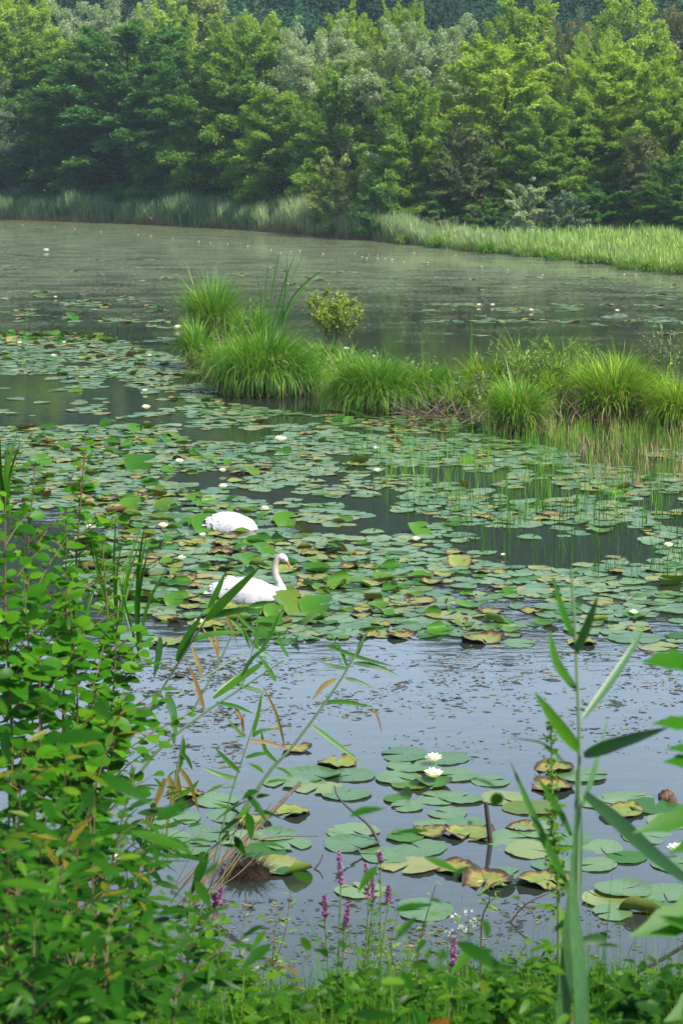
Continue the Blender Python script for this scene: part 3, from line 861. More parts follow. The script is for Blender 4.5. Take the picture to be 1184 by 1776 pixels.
def pad_geo(kind, seed, seg=30, rings=(0.02, .3, .6, .82, .94, 1.0)):
    """vertices of a pad of radius 1 lying in z = 0, its slit towards +x; returns V, F, rad"""
    g = np.random.default_rng(seed)
    a0 = R(g.uniform(5, 16))
    a = np.linspace(a0, 2 * np.pi - a0 * .7, seg)
    rim = 1 + .04 * np.sin(a * 2 + g.uniform(0, 6)) + .025 * np.sin(a * 5 + g.uniform(0, 6)) + .015 * np.sin(a * 9 + g.uniform(0, 6))
    rim = rim * (1 - .12 * np.exp(-((a - a0) / .35) ** 2) - .12 * np.exp(-((2 * np.pi - a0 - a) / .35) ** 2))
    V, rad = [], []
    p1, p2 = g.uniform(0, 6.28, 2)
    for r in rings:
        x = r * rim * np.cos(a); y = r * rim * np.sin(a)
        z = .018 * r * np.sin(a * 3 + p1) + .012 * np.sin(a * 11 + p2) * r * r + .03 * (1 - r) * 0
        if kind == 'dish':
            z = z + .09 * np.maximum(0, r - .6) ** 1.3 * (1.2 + np.sin(a * 2 + p1)) * 2.0
        if kind == 'cup':
            z = z + .32 * r ** 2.2 * (.75 + .35 * np.sin(a * 2 + p1))
            x = x * (1 - .12 * r); y = y * (1 - .12 * r)
        V.append(np.stack([x, y, z], -1)); rad.append(np.full(seg, r))
    V = np.concatenate(V); rad = np.concatenate(rad)
    if kind == 'folded':                        # one side lifted along a chord
        c = g.uniform(-.15, .35); k = g.uniform(1.6, 3.2); s = np.maximum(V[:, 1] - c, 0)
        th = np.minimum(s * k, 2.3)
        rr = 1 / k
        V[:, 1] = np.where(s > 0, c + np.where(s * k < 2.3, rr * np.sin(th), rr * np.sin(2.3) + (s - 2.3 * rr) * np.cos(2.3)), V[:, 1])
        V[:, 2] += np.where(s > 0, np.where(s * k < 2.3, rr * (1 - np.cos(th)), rr * (1 - np.cos(2.3)) + (s - 2.3 * rr) * np.sin(2.3)), 0)
    if kind == 'raised':                        # whole leaf held up out of the water, tilted
        V[:, 2] += .25 * V[:, 0] ** 2 - .18 * V[:, 1] ** 2
        t = g.uniform(.25, .75)
        z = V[:, 2].copy(); y = V[:, 1].copy()
        V[:, 1] = y * np.cos(t) - z * np.sin(t); V[:, 2] = y * np.sin(t) + z * np.cos(t) + .6 * np.sin(t) + .06
    if kind == 'brown':
        n = vnoise(V[:, 0], V[:, 1], .9, seed)
        V[:, 2] += (.045 * n + .17 * np.maximum(rad - .55, 0) * (1 + np.sin(np.arctan2(V[:, 1], V[:, 0]) * 2 + p1)) * 1.3 + .02 * vnoise(V[:, 0], V[:, 1], .35, seed + 1)) * 1.0
        V[:, :2] *= (1 - .14 * rad * (.5 + .5 * vnoise(V[:, 0], V[:, 1], .8, seed + 2)))[:, None]
        V[:, 2] += .02
    F = []
    for i in range(len(rings) - 1):
        for j in range(seg - 1):
            F.append([i * seg + j, (i + 1) * seg + j, (i + 1) * seg + j + 1, i * seg + j + 1])
    return V, np.array(F), rad


KINDS = {'flat': 7, 'dish': 5, 'cup': 3, 'folded': 6, 'raised': 5, 'brown': 6}
PADGEO = {k: [pad_geo(k, 40 + i * 3 + len(k)) for i in range(n)] for k, n in KINDS.items()}
PADGEO_LOW = {k: [pad_geo(k, 40 + i * 3 + len(k), 14, (.02, .6, 1.0)) for i in range(n)] for k, n in KINDS.items()}
PADMESH = {}
for k, lst in PADGEO.items():
    PADMESH[k] = []
    for V, F, rad in lst:
        m = MB(); m.add(V, F, .5 if k == 'brown' else .0, rad)
        PADMESH[k].append(m.mesh('lily_pad', mat_pad_brown if k == 'brown' else mat_pad_up if k in UP else mat_pad_near))


def put_pad(P, r, kind, var, rz, tilt, label, group, yellow=False):
    me = PADMESH[kind][var % KINDS[kind]]
    o = bpy.data.objects.new('lily_pad', me); COL.objects.link(o)
    o.location = P
    o.rotation_euler = (tilt[0], tilt[1], rz)
    o.scale = (r, r, r)
    if yellow: own_mat(o, mat_pad_yellow)
    elif kind in ('flat', 'dish') and random.random() < .10: own_mat(o, mat_pad_up)
    return tag(o, label, 'lily pad', group)


# ---- pads near this shore, each placed from the photograph: px, py, half width, kind, label
NEAR_PADS = [
    (700, 1310, 45, 'flat', 'lily pad at the back of the cluster with the two open flowers'),
    (772, 1316, 42, 'flat', 'lily pad right beside the upper open flower'),
    (715, 1330, 45, 'flat', 'lily pad left of the upper open flower'),
    (690, 1350, 40, 'flat', 'pale lily pad reaching left from the two open flowers'),
    (790, 1345, 40, 'flat', 'lily pad behind the raised leaf that shelters the lower flower'),
    (752, 1362, 38, 'cup', 'dark cupped lily pad holding the lower open flower'),
    (710, 1362, 34, 'flat', 'lily pad just left of the dark cupped pad'),
    (760, 1385, 40, 'flat', 'lily pad in front of the dark cupped pad'),
    (800, 1385, 38, 'flat', 'lily pad right of and below the lower open flower'),
    (515, 1300, 28, 'brown', 'withered brown curled pad at the upper left of the near cluster'),
    (585, 1325, 38, 'brown', 'yellow pad with a brown rolled edge beside the withered curled one'),
    (545, 1345, 48, 'dish', 'lily pad with an upturned rim below the yellow brown edged pad'),
    (610, 1345, 42, 'flat', 'lily pad between the rimmed pad and the flower cluster'),
    (495, 1358, 40, 'flat', 'yellowish green lily pad at the left of the near cluster'),
    (550, 1368, 42, 'flat', 'lily pad overlapping its neighbours left of the thin bent twig'),
    (600, 1378, 42, 'flat', 'lily pad that the thin bent twig rises from'),
    (505, 1410, 34, 'brown', 'yellow and brown torn pad above the left pads'),
    (693, 1387, 28, 'folded', 'small pad with a folded edge in the middle of the near water'),
    (705, 1400, 30, 'flat', 'small pad in front of the small folded one'),
    (775, 1411, 34, 'flat', 'lone pad left of the dark upright stick'),
    (745, 1431, 30, 'flat', 'pad half hidden behind the brown edged pads by the stick'),
    (612, 1442, 46, 'flat', 'round pad at the lower end of the thin bent twig'),
    (610, 1465, 48, 'dish', 'big pad with a lifted rim in front of the bent twig'),
    (668, 1484, 46, 'flat', 'pad right of the big lifted rim pad'),
    (702, 1451, 36, 'flat', 'pad left of the pad with a smooth bright face'),
    (728, 1472, 46, 'flat', 'bright smooth pad in the middle of the near cluster'),
    (708, 1502, 52, 'flat', 'wide flat pad in front of the bright smooth one'),
    (748, 1445, 34, 'brown', 'brown rimmed curled pad left of the dark upright stick'),
    (815, 1448, 46, 'brown', 'large yellow brown pad at the foot of the upright stick'),
    (805, 1425, 40, 'flat', 'green pad behind the foot of the upright stick'),
    (790, 1508, 40, 'brown', 'yellowing pad with a curled tip in front of the stick'),
    (845, 1530, 52, 'brown', 'biggest yellow brown decaying pad near the shore'),
    (625, 1545, 44, 'flat', 'pad behind the purple flower spikes'),
    (735, 1580, 52, 'flat', 'nearest pad, right of the purple flower spikes'),
    (850, 1355, 36, 'flat', 'pad at the right of the two open flowers'),
    (870, 1385, 40, 'flat', 'pad at the upper left of the right hand raft'),
    (920, 1402, 48, 'flat', 'broad pad above the upright stick of the right hand raft'),
    (960, 1335, 40, 'brown', 'curled brown edged pad at the back of the right hand raft'),
    (1010, 1345, 48, 'flat', 'pad right behind the tall front reed'),
    (955, 1365, 42, 'brown', 'brown yellow pad left of the tall front reed'),
    (1040, 1390, 45, 'flat', 'pad between the front reed and the dark seed heads'),
    (1090, 1385, 45, 'flat', 'green pad left of the dark seed heads'),
    (1075, 1410, 42, 'brown', 'pad with a brown spotted face below the dark seed heads'),
    (1135, 1400, 48, 'flat', 'wide pad under the dark seed heads'),
    (905, 1437, 30, 'brown', 'small orange brown folded pad in the right hand raft'),
    (880, 1455, 44, 'flat', 'pad right of the foot of the upright stick'),
    (935, 1440, 44, 'flat', 'pad right of the small orange brown folded one'),
    (920, 1475, 46, 'flat', 'pale pad left of the front reed'),
    (985, 1455, 42, 'flat', 'pad crossed by the tall front reed'),
    (1040, 1470, 40, 'flat', 'dull pad sunk a little under the water right of the reed'),
    (1085, 1488, 36, 'flat', 'small lone pad right of the sunk pad'),
    (965, 1500, 44, 'flat', 'pad just left of the wide reed blade, low down'),
    (1030, 1500, 40, 'flat', 'pad right of the wide reed blade'),
    (1120, 1450, 46, 'flat', 'pad at the left of the white flower by the right edge'),
    (1170, 1500, 44, 'flat', 'pad carrying the white flower at the right edge'),
    (1165, 1425, 44, 'flat', 'pad at the right edge above the white flower'),
    (1080, 1545, 50, 'dish', 'pad with a lifted dark rim in the lower right group'),
    (1150, 1550, 48, 'flat', 'pad at the right end of the lower right group'),
    (1050, 1560, 44, 'dish', 'dark rimmed pad at the left of the lower right group'),
    (1120, 1580, 52, 'folded', 'folded pad in the middle of the lower right group'),
    (1060, 1585, 36, 'flat', 'yellow green pad at the near end of the lower right group'),
    (1170, 1590, 46, 'flat', 'nearest pad of the lower right group'),
    (885, 1520, 44, 'flat', 'green pad behind the biggest decaying pad'),
    (945, 1530, 50, 'brown', 'spotted yellow pad right of the biggest decaying pad'),
    (300, 1420, 48, 'flat', 'pale pad behind the leaning straw stems at the left'),
    (360, 1445, 45, 'flat', 'pad in the middle of the left raft'),
    (420, 1455, 46, 'flat', 'pad at the upper right of the left raft'),
    (475, 1450, 42, 'dish', 'rimmed pad at the right of the left raft'),
    (330, 1470, 45, 'flat', 'pad at the left of the dark mud lump'),
    (500, 1465, 40, 'flat', 'pad right of the rimmed pad of the left raft'),
    (450, 1480, 45, 'dish', 'pad leaning on the dark mud lump'),
    (480, 1505, 46, 'dish', 'dark green pad on the right side of the mud lump'),
    (510, 1515, 34, 'folded', 'folded dark green pad right of the mud lump'),
    (285, 1455, 46, 'flat', 'pad half under the bush at the left raft'),
    (400, 1415, 42, 'flat', 'pad behind the broken branch of the left raft'),
    (440, 1425, 38, 'brown', 'brown pad crossed by the broken branch'),
    (375, 1390, 40, 'flat', 'pad at the back of the left raft'),
    (320, 1380, 36, 'brown', 'brown pad under the yellow reed leaves'),
    (290, 1115, 34, 'brown', 'dark brown tented leaf on the bright water behind the bush'),
    (220, 1130, 30, 'flat', 'lone green pad on the bright water beside the bush'),
    (240, 1105, 36, 'flat', 'pale pad behind the lone green pad beside the bush'),
    (835, 1110, 42, 'brown', 'long rolled brown pad at the front edge of the swan raft'),
    (1008, 1115, 30, 'brown', 'orange brown pad at the front edge of the raft by the reed'),
    (1100, 1108, 46, 'flat', 'pad at the front edge of the raft, right side'),
    (1140, 1122, 36, 'flat', 'pale pad in front of the raft edge, right side'),
    (488, 1040, 26, 'raised', 'big green leaf standing up at the breast of the front swan'),
    (550, 1060, 30, 'raised', 'bluish cupped leaf right of the front swan'),
    (500, 1062, 30, 'raised', 'pale bluish leaf tilted up below the front swan'),
    (600, 1015, 36, 'folded', 'folded green leaf with a bright rim right of the front swan'),
    (495, 910, 22, 'raised', 'round green leaf standing right of the rear swan'),
    (360, 920, 30, 'raised', 'olive leaf standing up at the tail of the rear swan'),
    (290, 885, 22, 'raised', 'round olive leaf standing up left of the rear swan'),
    (245, 812, 28, 'raised', 'large erect leaf at the left of the raft near the bush'),
    (382, 960, 26, 'brown', 'orange brown curled pad between the two swans'),
]
BLOCK = []                         # x, y, r of what is already placed
g = np.random.default_rng(5)
for px, py, hw, kind, lab in NEAR_PADS:
    c = on(px, py)
    r = abs(on(px + hw, py)[0] - c[0])
    lift = .004 + .012 * g.uniform()
    put_pad((c[0], c[1], lift), r, kind, int(g.integers(0, 99)), g.uniform(0, 6.28) if kind != 'raised' else g.normal(0, .5), (g.normal(0, .02), g.normal(0, .02)), lab, 'lily pads near this shore')
    BLOCK.append((c[0], c[1], r))

# ---- the great raft: where pads grow, in pixels of the photograph: (polygon, cover 0..1, raised, brown)
def inside(poly, x, y):
    poly = np.asarray(poly, float); c = False
    j = len(poly) - 1
    for i in range(len(poly)):
        if (poly[i][1] > y) != (poly[j][1] > y) and x < (poly[j][0] - poly[i][0]) * (y - poly[i][1]) / (poly[j][1] - poly[i][1] + 1e-9) + poly[i][0]:
            c = not c
        j = i
    return c


ZONES = [
    # close raft round the swans
    ([(150, 860), (320, 850), (480, 900), (620, 960), (760, 1000), (700, 1090), (520, 1120), (330, 1085), (200, 1060), (120, 990)], .97, .27, .11),
    ([(520, 960), (760, 1000), (860, 1040), (900, 1118), (760, 1108), (560, 1100)], .93, .14, .08),
    ([(860, 1010), (1300, 1000), (1300, 1128), (1030, 1100), (880, 1095)], .82, .06, .06),
    ([(-120, 745), (300, 735), (350, 800), (320, 860), (-120, 900)], .95, .18, .08),
    ([(330, 760), (620, 745), (1300, 850), (1300, 1010), (900, 1030), (640, 970), (470, 900), (300, 840)], .64, .03, .05),
    ([(330, 690), (640, 735), (860, 760), (1020, 790), (900, 850), (560, 800), (330, 770)], .72, .03, .05),
    ([(560, 712), (800, 722), (840, 748), (690, 752), (570, 735)], .95, .28, .10),
    ([(1000, 780), (1300, 780), (1300, 880), (1020, 850)], .45, .02, .12),
    ([(-200, 585), (200, 592), (350, 630), (350, 650), (-200, 650)], .90, .06, .06),
    ([(-200, 575), (120, 578), (240, 596), (-200, 606)], .95, .35, .05),
    ([(-200, 645), (340, 640), (380, 700), (200, 735), (-200, 700)], .25, .02, .08),
    ([(140, 650), (360, 655), (360, 720), (180, 700)], .5, .03, .06),
    ([(-200, 490), (240, 515), (330, 560), (-200, 560)], .30, .08, .06),
    ([(620, 570), (900, 585), (780, 625), (620, 612)], .40, .0, .08),
    ([(730, 525), (1300, 530), (1300, 600), (1000, 560), (730, 560)], .25, .0, .10),
    ([(250, 560), (345, 585), (345, 620), (240, 600)], .20, .0, .03),
    ([(-300, 430), (1300, 490), (1300, 530), (-300, 470)], .10, .0, .08),
]
GRID = {}
CELL = .5


def free(x, y, r, ov):
    i, j = int(x // CELL), int(y // CELL)
    for a in (-1, 0, 1):
        for b in (-1, 0, 1):
            for X, Y, Q in GRID.get((i + a, j + b), ()):
                if (X - x) ** 2 + (Y - y) ** 2 < ((r + Q) * ov) ** 2:
                    return False
    return True


for x, y, r in BLOCK:
    GRID.setdefault((int(x // CELL), int(y // CELL)), []).append((x, y, r))
ISLAND = [(330, 560), (560, 560), (1000, 600), (1240, 620), (1240, 745), (1000, 745), (860, 755), (780, 722), (600, 722), (520, 690), (360, 668)]
LANE = [(700, 1005), (780, 1018), (870, 1050), (1000, 1080), (1010, 1100), (940, 1098), (840, 1066), (720, 1030)]
rand = []
g = np.random.default_rng(77)
for poly, cover, praise, pbrown in ZONES:
    pl = np.array(poly, float)
    W_ = np.array([on(p[0], p[1]) for p in poly])
    lo = W_.min(0); hi = W_.max(0)
    area = (hi[0] - lo[0]) * (hi[1] - lo[1])
    tries = min(int(area * 70 * (1 if pl[:, 1].mean() > 540 else .3)), 70000)
    XY = np.stack([g.uniform(lo[0], hi[0], tries), g.uniform(lo[1], hi[1], tries)], 1)
    PX, PY = pix(np.concatenate([XY, np.zeros((tries, 1))], 1))
    NZ = vnoise(XY[:, 0] * .5, XY[:, 1] * .22, 1.0, 12) + .5 * vnoise(XY[:, 0], XY[:, 1] * .5, .8, 13)
    thr = np.interp(cover, [0, .3, .7, .9, 1], [1.3, .5, -.35, -1.0, -2])
    for (x, y), px, py, nz in zip(XY, PX, PY, NZ):
        if nz < thr or not inside(poly, px, py):
            continue
        far = py < 700
        r = float(np.clip(g.normal(.152, .036), .07, .23)) * (1.0 if not far else 1.15)
        ov = .50 if cover > .9 else .60
        if not free(x, y, r, ov) or inside(ISLAND, px, py) or (inside(LANE, px, py) and g.uniform() > .12):
            continue
        GRID.setdefault((int(x // CELL), int(y // CELL)), []).append((x, y, r))
        u = g.uniform()
        kind = 'flat' if g.uniform() > .22 else 'dish'
        if u < praise: kind = ['raised', 'folded', 'folded', 'cup', 'cup'][int(g.integers(0, 5))]
        elif u < praise + pbrown: kind = 'brown'
        rand.append((py, x, y, r, kind, u, px))
rand.sort(reverse=True)
# keep the swans' own places clear
SWANS_AT = [(on(440, 1040), .5), (on(408, 918), .38)]
rand = [p for p in rand if all(((p[1] - c[0]) / (s + .06)) ** 2 + ((p[2] - c[1] - .05) / (.21 + .08)) ** 2 > 1 for c, s in SWANS_AT)]
N_THINGS = 300 - len(NEAR_PADS)
WORDS = {'flat': 'flat glossy green lily pad', 'dish': 'green lily pad with an upturned rim', 'cup': 'cupped green lily pad', 'folded': 'green lily pad folded over at one side',
         'raised': 'green lily leaf tilted up out of the water', 'brown': 'withered brown lily pad'}


def where(px, py):
    if px < 330 and py > 1000: return 'in the raft beside the left bush'
    if px < 700: return 'in the raft around the swans'
    if px < 930: return 'in the raft right of the swans'
    return 'in the raft behind the front reed'


for py, x, y, r, kind, u, px in rand[:N_THINGS]:
    z = .004 + .014 * g.uniform()
    yl = kind == 'flat' and g.uniform() < .06
    w = 'yellowing flat lily pad' if yl else WORDS[kind]
    put_pad((x, y, z), r, kind, int(g.integers(0, 99)), g.uniform(0, 6.28), (g.normal(0, .016), g.normal(0, .016)), w + ' ' + where(px, py), w.replace('lily pad', 'lily pads', 1) + ' ' + where(px, py), yl)
mb, mbb, mbu = MB(), MB(), MB()
for py, x, y, r, kind, u, px in rand[N_THINGS:]:
    geo = (PADGEO if py > 860 else PADGEO_LOW)[kind]
    V, F, rad = geo[int(g.integers(0, len(geo)))]
    a = g.uniform(0, 6.28); s, c = math.sin(a), math.cos(a)
    tx, ty = g.normal(0, .016, 2)
    Q = np.stack([V[:, 0] * c - V[:, 1] * s, V[:, 0] * s + V[:, 1] * c, V[:, 2]], 1) * r
    Q[:, 2] += Q[:, 0] * tx + Q[:, 1] * ty + .005 + .014 * g.uniform()
    Q[:, :2] += (x, y)
    (mbb if kind == 'brown' or g.uniform() < .04 else mbu if kind in UP or g.uniform() < .09 else mb).add(Q, F, g.uniform(), rad)
tag(mb.build('lily_pad_raft', mat_pad), kind='stuff')
tag(mbu.build('raised_lily_leaves', mat_pad_up), kind='stuff')
tag(mbb.build('withered_pads', mat_pad_brown), kind='stuff')

# ================================================================== water lily flowers
mat_petal = leaf_mat('white petal', [(0, (.72, .72, .74)), (1, (.86, .86, .86))], .25, .5, .3, 1.0, rand=.1)
mat_stamen = leaf_mat('yellow stamens', [(0, (.55, .38, .05)), (1, (.75, .55, .10))], .1)
g = np.random.default_rng(3)


def petals(r, seed):
    g = np.random.default_rng(seed)
    m = MB()
    prof = [(0, .3), (.3, .85), (.6, 1.0), (.85, .6), (1, .05)]
    for k, (nn, el, ln) in enumerate([(9, .30, 1.0), (8, .62, .92), (7, .95, .75), (5, 1.2, .5)]):
        a = np.arange(nn) / nn * 6.283 + k * .4 + g.normal(0, .06, nn)
        e = el + g.normal(0, .07, nn)
        D = np.stack([np.cos(a) * np.cos(e), np.sin(a) * np.cos(e), np.sin(e)], 1)
        Nn = np.stack([-np.cos(a) * np.sin(e), -np.sin(a) * np.sin(e), np.cos(e)], 1)
        m.leaves(D * r * .08, D, Nn, r * ln, r * .22, prof, .35, -.22, g.uniform(0, 1, nn))
    return m


def stamens(r):
    m = MB()
    a = np.random.default_rng(2).uniform(0, 6.28, 26); e = np.random.default_rng(4).uniform(.9, 1.5, 26)
    D = np.stack([np.cos(a) * np.cos(e), np.sin(a) * np.cos(e), np.sin(e)], 1)
    m.leaves(D * .01, D, np.cross(D, [0.3, .2, .9]), r * .34, r * .04, [(0, .6), (.6, 1), (1, .6)], .1, 0, .5)
    return m


PET = [petals(1, s).mesh('petals', mat_petal) for s in (1, 2, 3)]
STA = stamens(1).mesh('stamens', mat_stamen)
FLOWERS = [
    (752, 1330, 17, 1, 'upper of the two open white water lilies in the near cluster'),
    (752, 1358, 19, 1, 'lower of the two open white water lilies, cradled by a dark cupped pad'),
    (1172, 1488, 18, 1, 'white water lily at the right edge near the shore'),
    (487, 770, 12, 1, 'tall white water lily alone on open water below the largest tussock'),
    (312, 806, 9, 0, 'white water lily between the bush tip and the rear swan, farthest back'),
    (387, 822, 8, 0, 'white water lily upper one of the pair above the rear swan'),
    (387, 850, 9, 0, 'white water lily lower one of the pair above the rear swan'),
    (460, 888, 8, 0, 'small white water lily right above the rear swan'),
    (284, 919, 10, 0, 'white water lily left of the rear swan'),
    (158, 921, 9, 0, 'white water lily half hidden by the bush'),
    (316, 975, 9, 0, 'white water lily left of the gap between the two swans'),
    (352, 934, 7, 0, 'small white water lily under the tail of the rear swan'),
    (400, 1012, 11, 0, 'white water lily behind the back of the front swan'),
    (345, 1086, 10, 0, 'white water lily in front of and left of the front swan'),
    (722, 942, 9, 0, 'white water lily on dark open water right of the swans'),
    (655, 822, 8, 0, 'white water lily below the second large tussock'),
    (1159, 953, 10, 0, 'white water lily in the rushes at the right edge'),
    (1098, 1070, 9, 0, 'white water lily right of the front reed tip'),
    (652, 782, 6, 0, 'small white water lily just under the brushwood'),
    (872, 968, 5, 0, 'tiny white water lily in the middle of the raft at the right'),
    (254, 712, 9, 0, 'white water lily on open water left of the largest tussock'),
    (252, 682, 6, 0, 'smaller white water lily above the one left of the largest tussock'),
    (94, 622, 7, 0, 'white water lily in the far left raft'),
    (35, 598, 5, 0, 'white water lily at the left edge of the far left raft'),
    (112, 597, 4, 0, 'tiny white water lily at the top of the far left raft'),
    (260, 620, 4, 0, 'tiny white water lily at the right end of the far left raft'),
    (309, 572, 8, 0, 'white water lily left of the tall tuft at the island end'),
    (81, 437, 6, 0, 'single white water lily far out near the left edge'),
    (97, 518, 4, 0, 'white water lily in the thin streak of pads at the left'),
    (601, 609, 6, 0, 'white water lily behind the yellow willow bush'),
    (648, 622, 5, 0, 'white water lily behind the second large tussock'),
    (830, 532, 5, 0, 'left one of a pair of white blossoms far behind the island'),
    (854, 532, 5, 0, 'right one of a pair of white blossoms far behind the island'),
    (921, 541, 5, 0, 'white blossom alone far behind the willow scrub'),
    (1070, 542, 5, 0, 'white blossom far out near the right edge'),
]
for px, py, hw, big, lab in FLOWERS:
    c = on(px, py); r = abs(on(px + hw, py)[0] - c[0])
    t = thing('water_lily', lab, 'water lily', (c[0], c[1], .05 if big else .035), 'white water lilies', g.uniform(0, 6.28))
    t.scale = (r, r, r * 1.05)
    a = bpy.data.objects.new('petals', PET[int(g.integers(0, 3))]); COL.objects.link(a); a.parent = t
    b = bpy.data.objects.new('stamens', STA); COL.objects.link(b); b.parent = t
FAR_FL = [(x, 384 + (x - 0) * .082 + d) for x, d in ((40, 4), (95, 2), (130, 3), (175, 5), (240, 4), (262, 5), (300, 6), (345, 8), (365, 8), (395, 8), (430, 9), (470, 12), (520, 10), (560, 12), (615, 6), (640, 7), (655, 6), (680, 12), (700, 14))]
FAR_FL += [(628, 447), (636, 449), (655, 450), (668, 450), (742, 457), (790, 444), (835, 464), (940, 479), (718, 440), (1082, 478), (1102, 478), (880, 470), (1014, 458), (486, 440), (505, 438), (775, 432)]
for px, py in FAR_FL:
    c = on(px, py)
    o = bpy.data.objects.new('water_lily', PET[int(g.integers(0, 3))]); COL.objects.link(o)
    o.location = (c[0], c[1], .03); r = .065 * g.uniform(.8, 1.2); o.scale = (r, r, r * .8)
    tag(o, 'tiny white blossom far out along the opposite shore', 'water lily', 'white blossoms along the opposite shore')

# ================================================================== swans
mat_swan = plain_mat('white plumage', (.30, .30, .315), (.46, .46, .455), 11, .75, .15, .35)  # grey mottling paints shading between the feathers into the white
mat_neck = plain_mat('neck plumage', (.28, .25, .19), (.38, .355, .30), 9, .8, .15, .15)
mat_bill = plain_mat('orange bill', (.22, .085, .05), (.32, .13, .075), 20, .45, .4)
mat_black = plain_mat('black skin', (.012, .012, .012), (.03, .03, .03), 10, .4, .4)


def loft(stations, seg=22):
    """stations: centre (3), tangent (3), half width, half height"""
    m = MB()
    a = np.arange(seg) / seg * 2 * np.pi
    V = []
    for c, t, w, h in stations:
        t = unit(np.array(t, float)); s = np.array([0, 1.0, 0]); u = np.cross(t, s)
        V.append(np.array(c) + np.cos(a)[:, None] * s * w + np.sin(a)[:, None] * u * -h)
    n = len(V)
    F = [[i * seg + j, i * seg + (j + 1) % seg, (i + 1) * seg + (j + 1) % seg, (i + 1) * seg + j] for i in range(n - 1) for j in range(seg)]
    m.add(np.concatenate(V), F)
    for q in (0, n - 1):
        c = V[q].mean(0)
        m.add(np.concatenate([V[q], [c]]), [[j, (j + 1) % seg, seg] for j in range(seg)])
    return m


def swan_body(m, head_down):
    prof = [(-.60, .150, .018, .010), (-.52, .140, .070, .028), (-.43, .125, .115, .070), (-.32, .110, .160, .120), (-.18, .095, .195, .165), (-.02, .085, .205, .185), (.12, .080, .200, .180), (.24, .075, .175, .160), (.32, .070, .140, .130), (.38, .065, .085, .085), (.405, .065, .02, .02)]
    P = np.array(prof); t = np.linspace(0, len(P) - 1, 40)
    Q = np.stack([np.interp(t, np.arange(len(P)), P[:, k]) for k in range(4)], 1)
    k = np.array([.25, .5, .25])
    for c in range(1, 4): Q[1:-1, c] = np.convolve(Q[:, c], k, 'valid')
    b = loft([((x, 0, z), (1, 0, 0), w, h) for x, z, w, h in Q], 26)
    m.V += [v for v in b.V]; m.F += [f + m.n for f in b.F]; m.T += b.T; m.R += b.R; m.n += b.n
    if head_down:
        path = [(.22, 0, .07), (.33, 0, .07), (.39, 0, .02), (.42, 0, -.08), (.42, 0, -.18), (.41, 0, -.25)]
        rad = [.12, .085, .06, .048, .045, .04]
    else:
        path = [(.20, 0, .06), (.315, 0, .10), (.355, 0, .17), (.325, 0, .26), (.285, 0, .35), (.272, 0, .44), (.285, 0, .52), (.318, 0, .585), (.362, 0, .605), (.400, 0, .580), (.428, 0, .545)]
        rad = [.12, .100, .070, .048, .041, .038, .037, .042, .050, .048, .030]
    p = spline(path, 34); r = np.interp(np.linspace(0, 1, 34), np.linspace(0, 1, len(rad)), rad)
    s = MB().tube(p, r, 16)
    m.V += s.V; m.F += [f + m.n for f in s.F]; m.T += s.T; m.R += s.R; m.n += s.n
    return m


def swan_wing(side, seed):
    """folded wing: a long shell over the flank with rows of feather tips at its rear edge"""
    g = np.random.default_rng(seed)
    m = MB()
    nu, nv = 26, 14
    V = []
    for i in range(nu):
        u = i / (nu - 1)
        x = .27 - .80 * u
        w = math.sin(math.pi * min(1, u * .92 + .06)) ** .55
        for j in range(nv):
            v = j / (nv - 1)
            ang = -.30 + 1.86 * v                           # from the flank up to the back
            ry = (.222 * w + .012) * (1 - .25 * u); rz = (.235 * w + .01) * (1 - .12 * u)
            ridge = .010 * math.sin(v * 16 + u * 5) * u
            V.append((x, side * (math.cos(ang) * (ry + ridge) + .006), .085 + .055 * u ** 2 + math.sin(ang) * (rz + ridge)))
    F = [[i * nv + j, i * nv + j + 1, (i + 1) * nv + j + 1, (i + 1) * nv + j] for i in range(nu - 1) for j in range(nv - 1)]
    m.add(V, F)
    prof = [(0, .6), (.4, 1), (.8, .8), (1, .15)]
    for row in range(4):
        k = 9
        v = np.linspace(.08, .95, k) + g.normal(0, .02, k); u = .45 + .15 * row + g.normal(0, .02, k)
        ang = -.3 + 1.8 * v
        w = np.sin(np.pi * np.minimum(1, u * .92 + .06)) ** .55
        ry = (.222 * w + .012) * (1 - .25 * u) + .008; rz = (.235 * w + .01) * (1 - .12 * u) + .008
        C = np.stack([.27 - .80 * u, side * (np.cos(ang) * ry + .006), .085 + .055 * u ** 2 + np.sin(ang) * rz], 1)
        Nn = np.stack([0 * v, side * np.cos(ang), np.sin(ang)], 1)
        m.leaves(C, np.stack([-np.ones(k), -side * .18 * np.cos(ang), -.12 + 0 * v], 1), Nn, .17 - .02 * row, .034, prof, -.2, .06, .5)
    return m


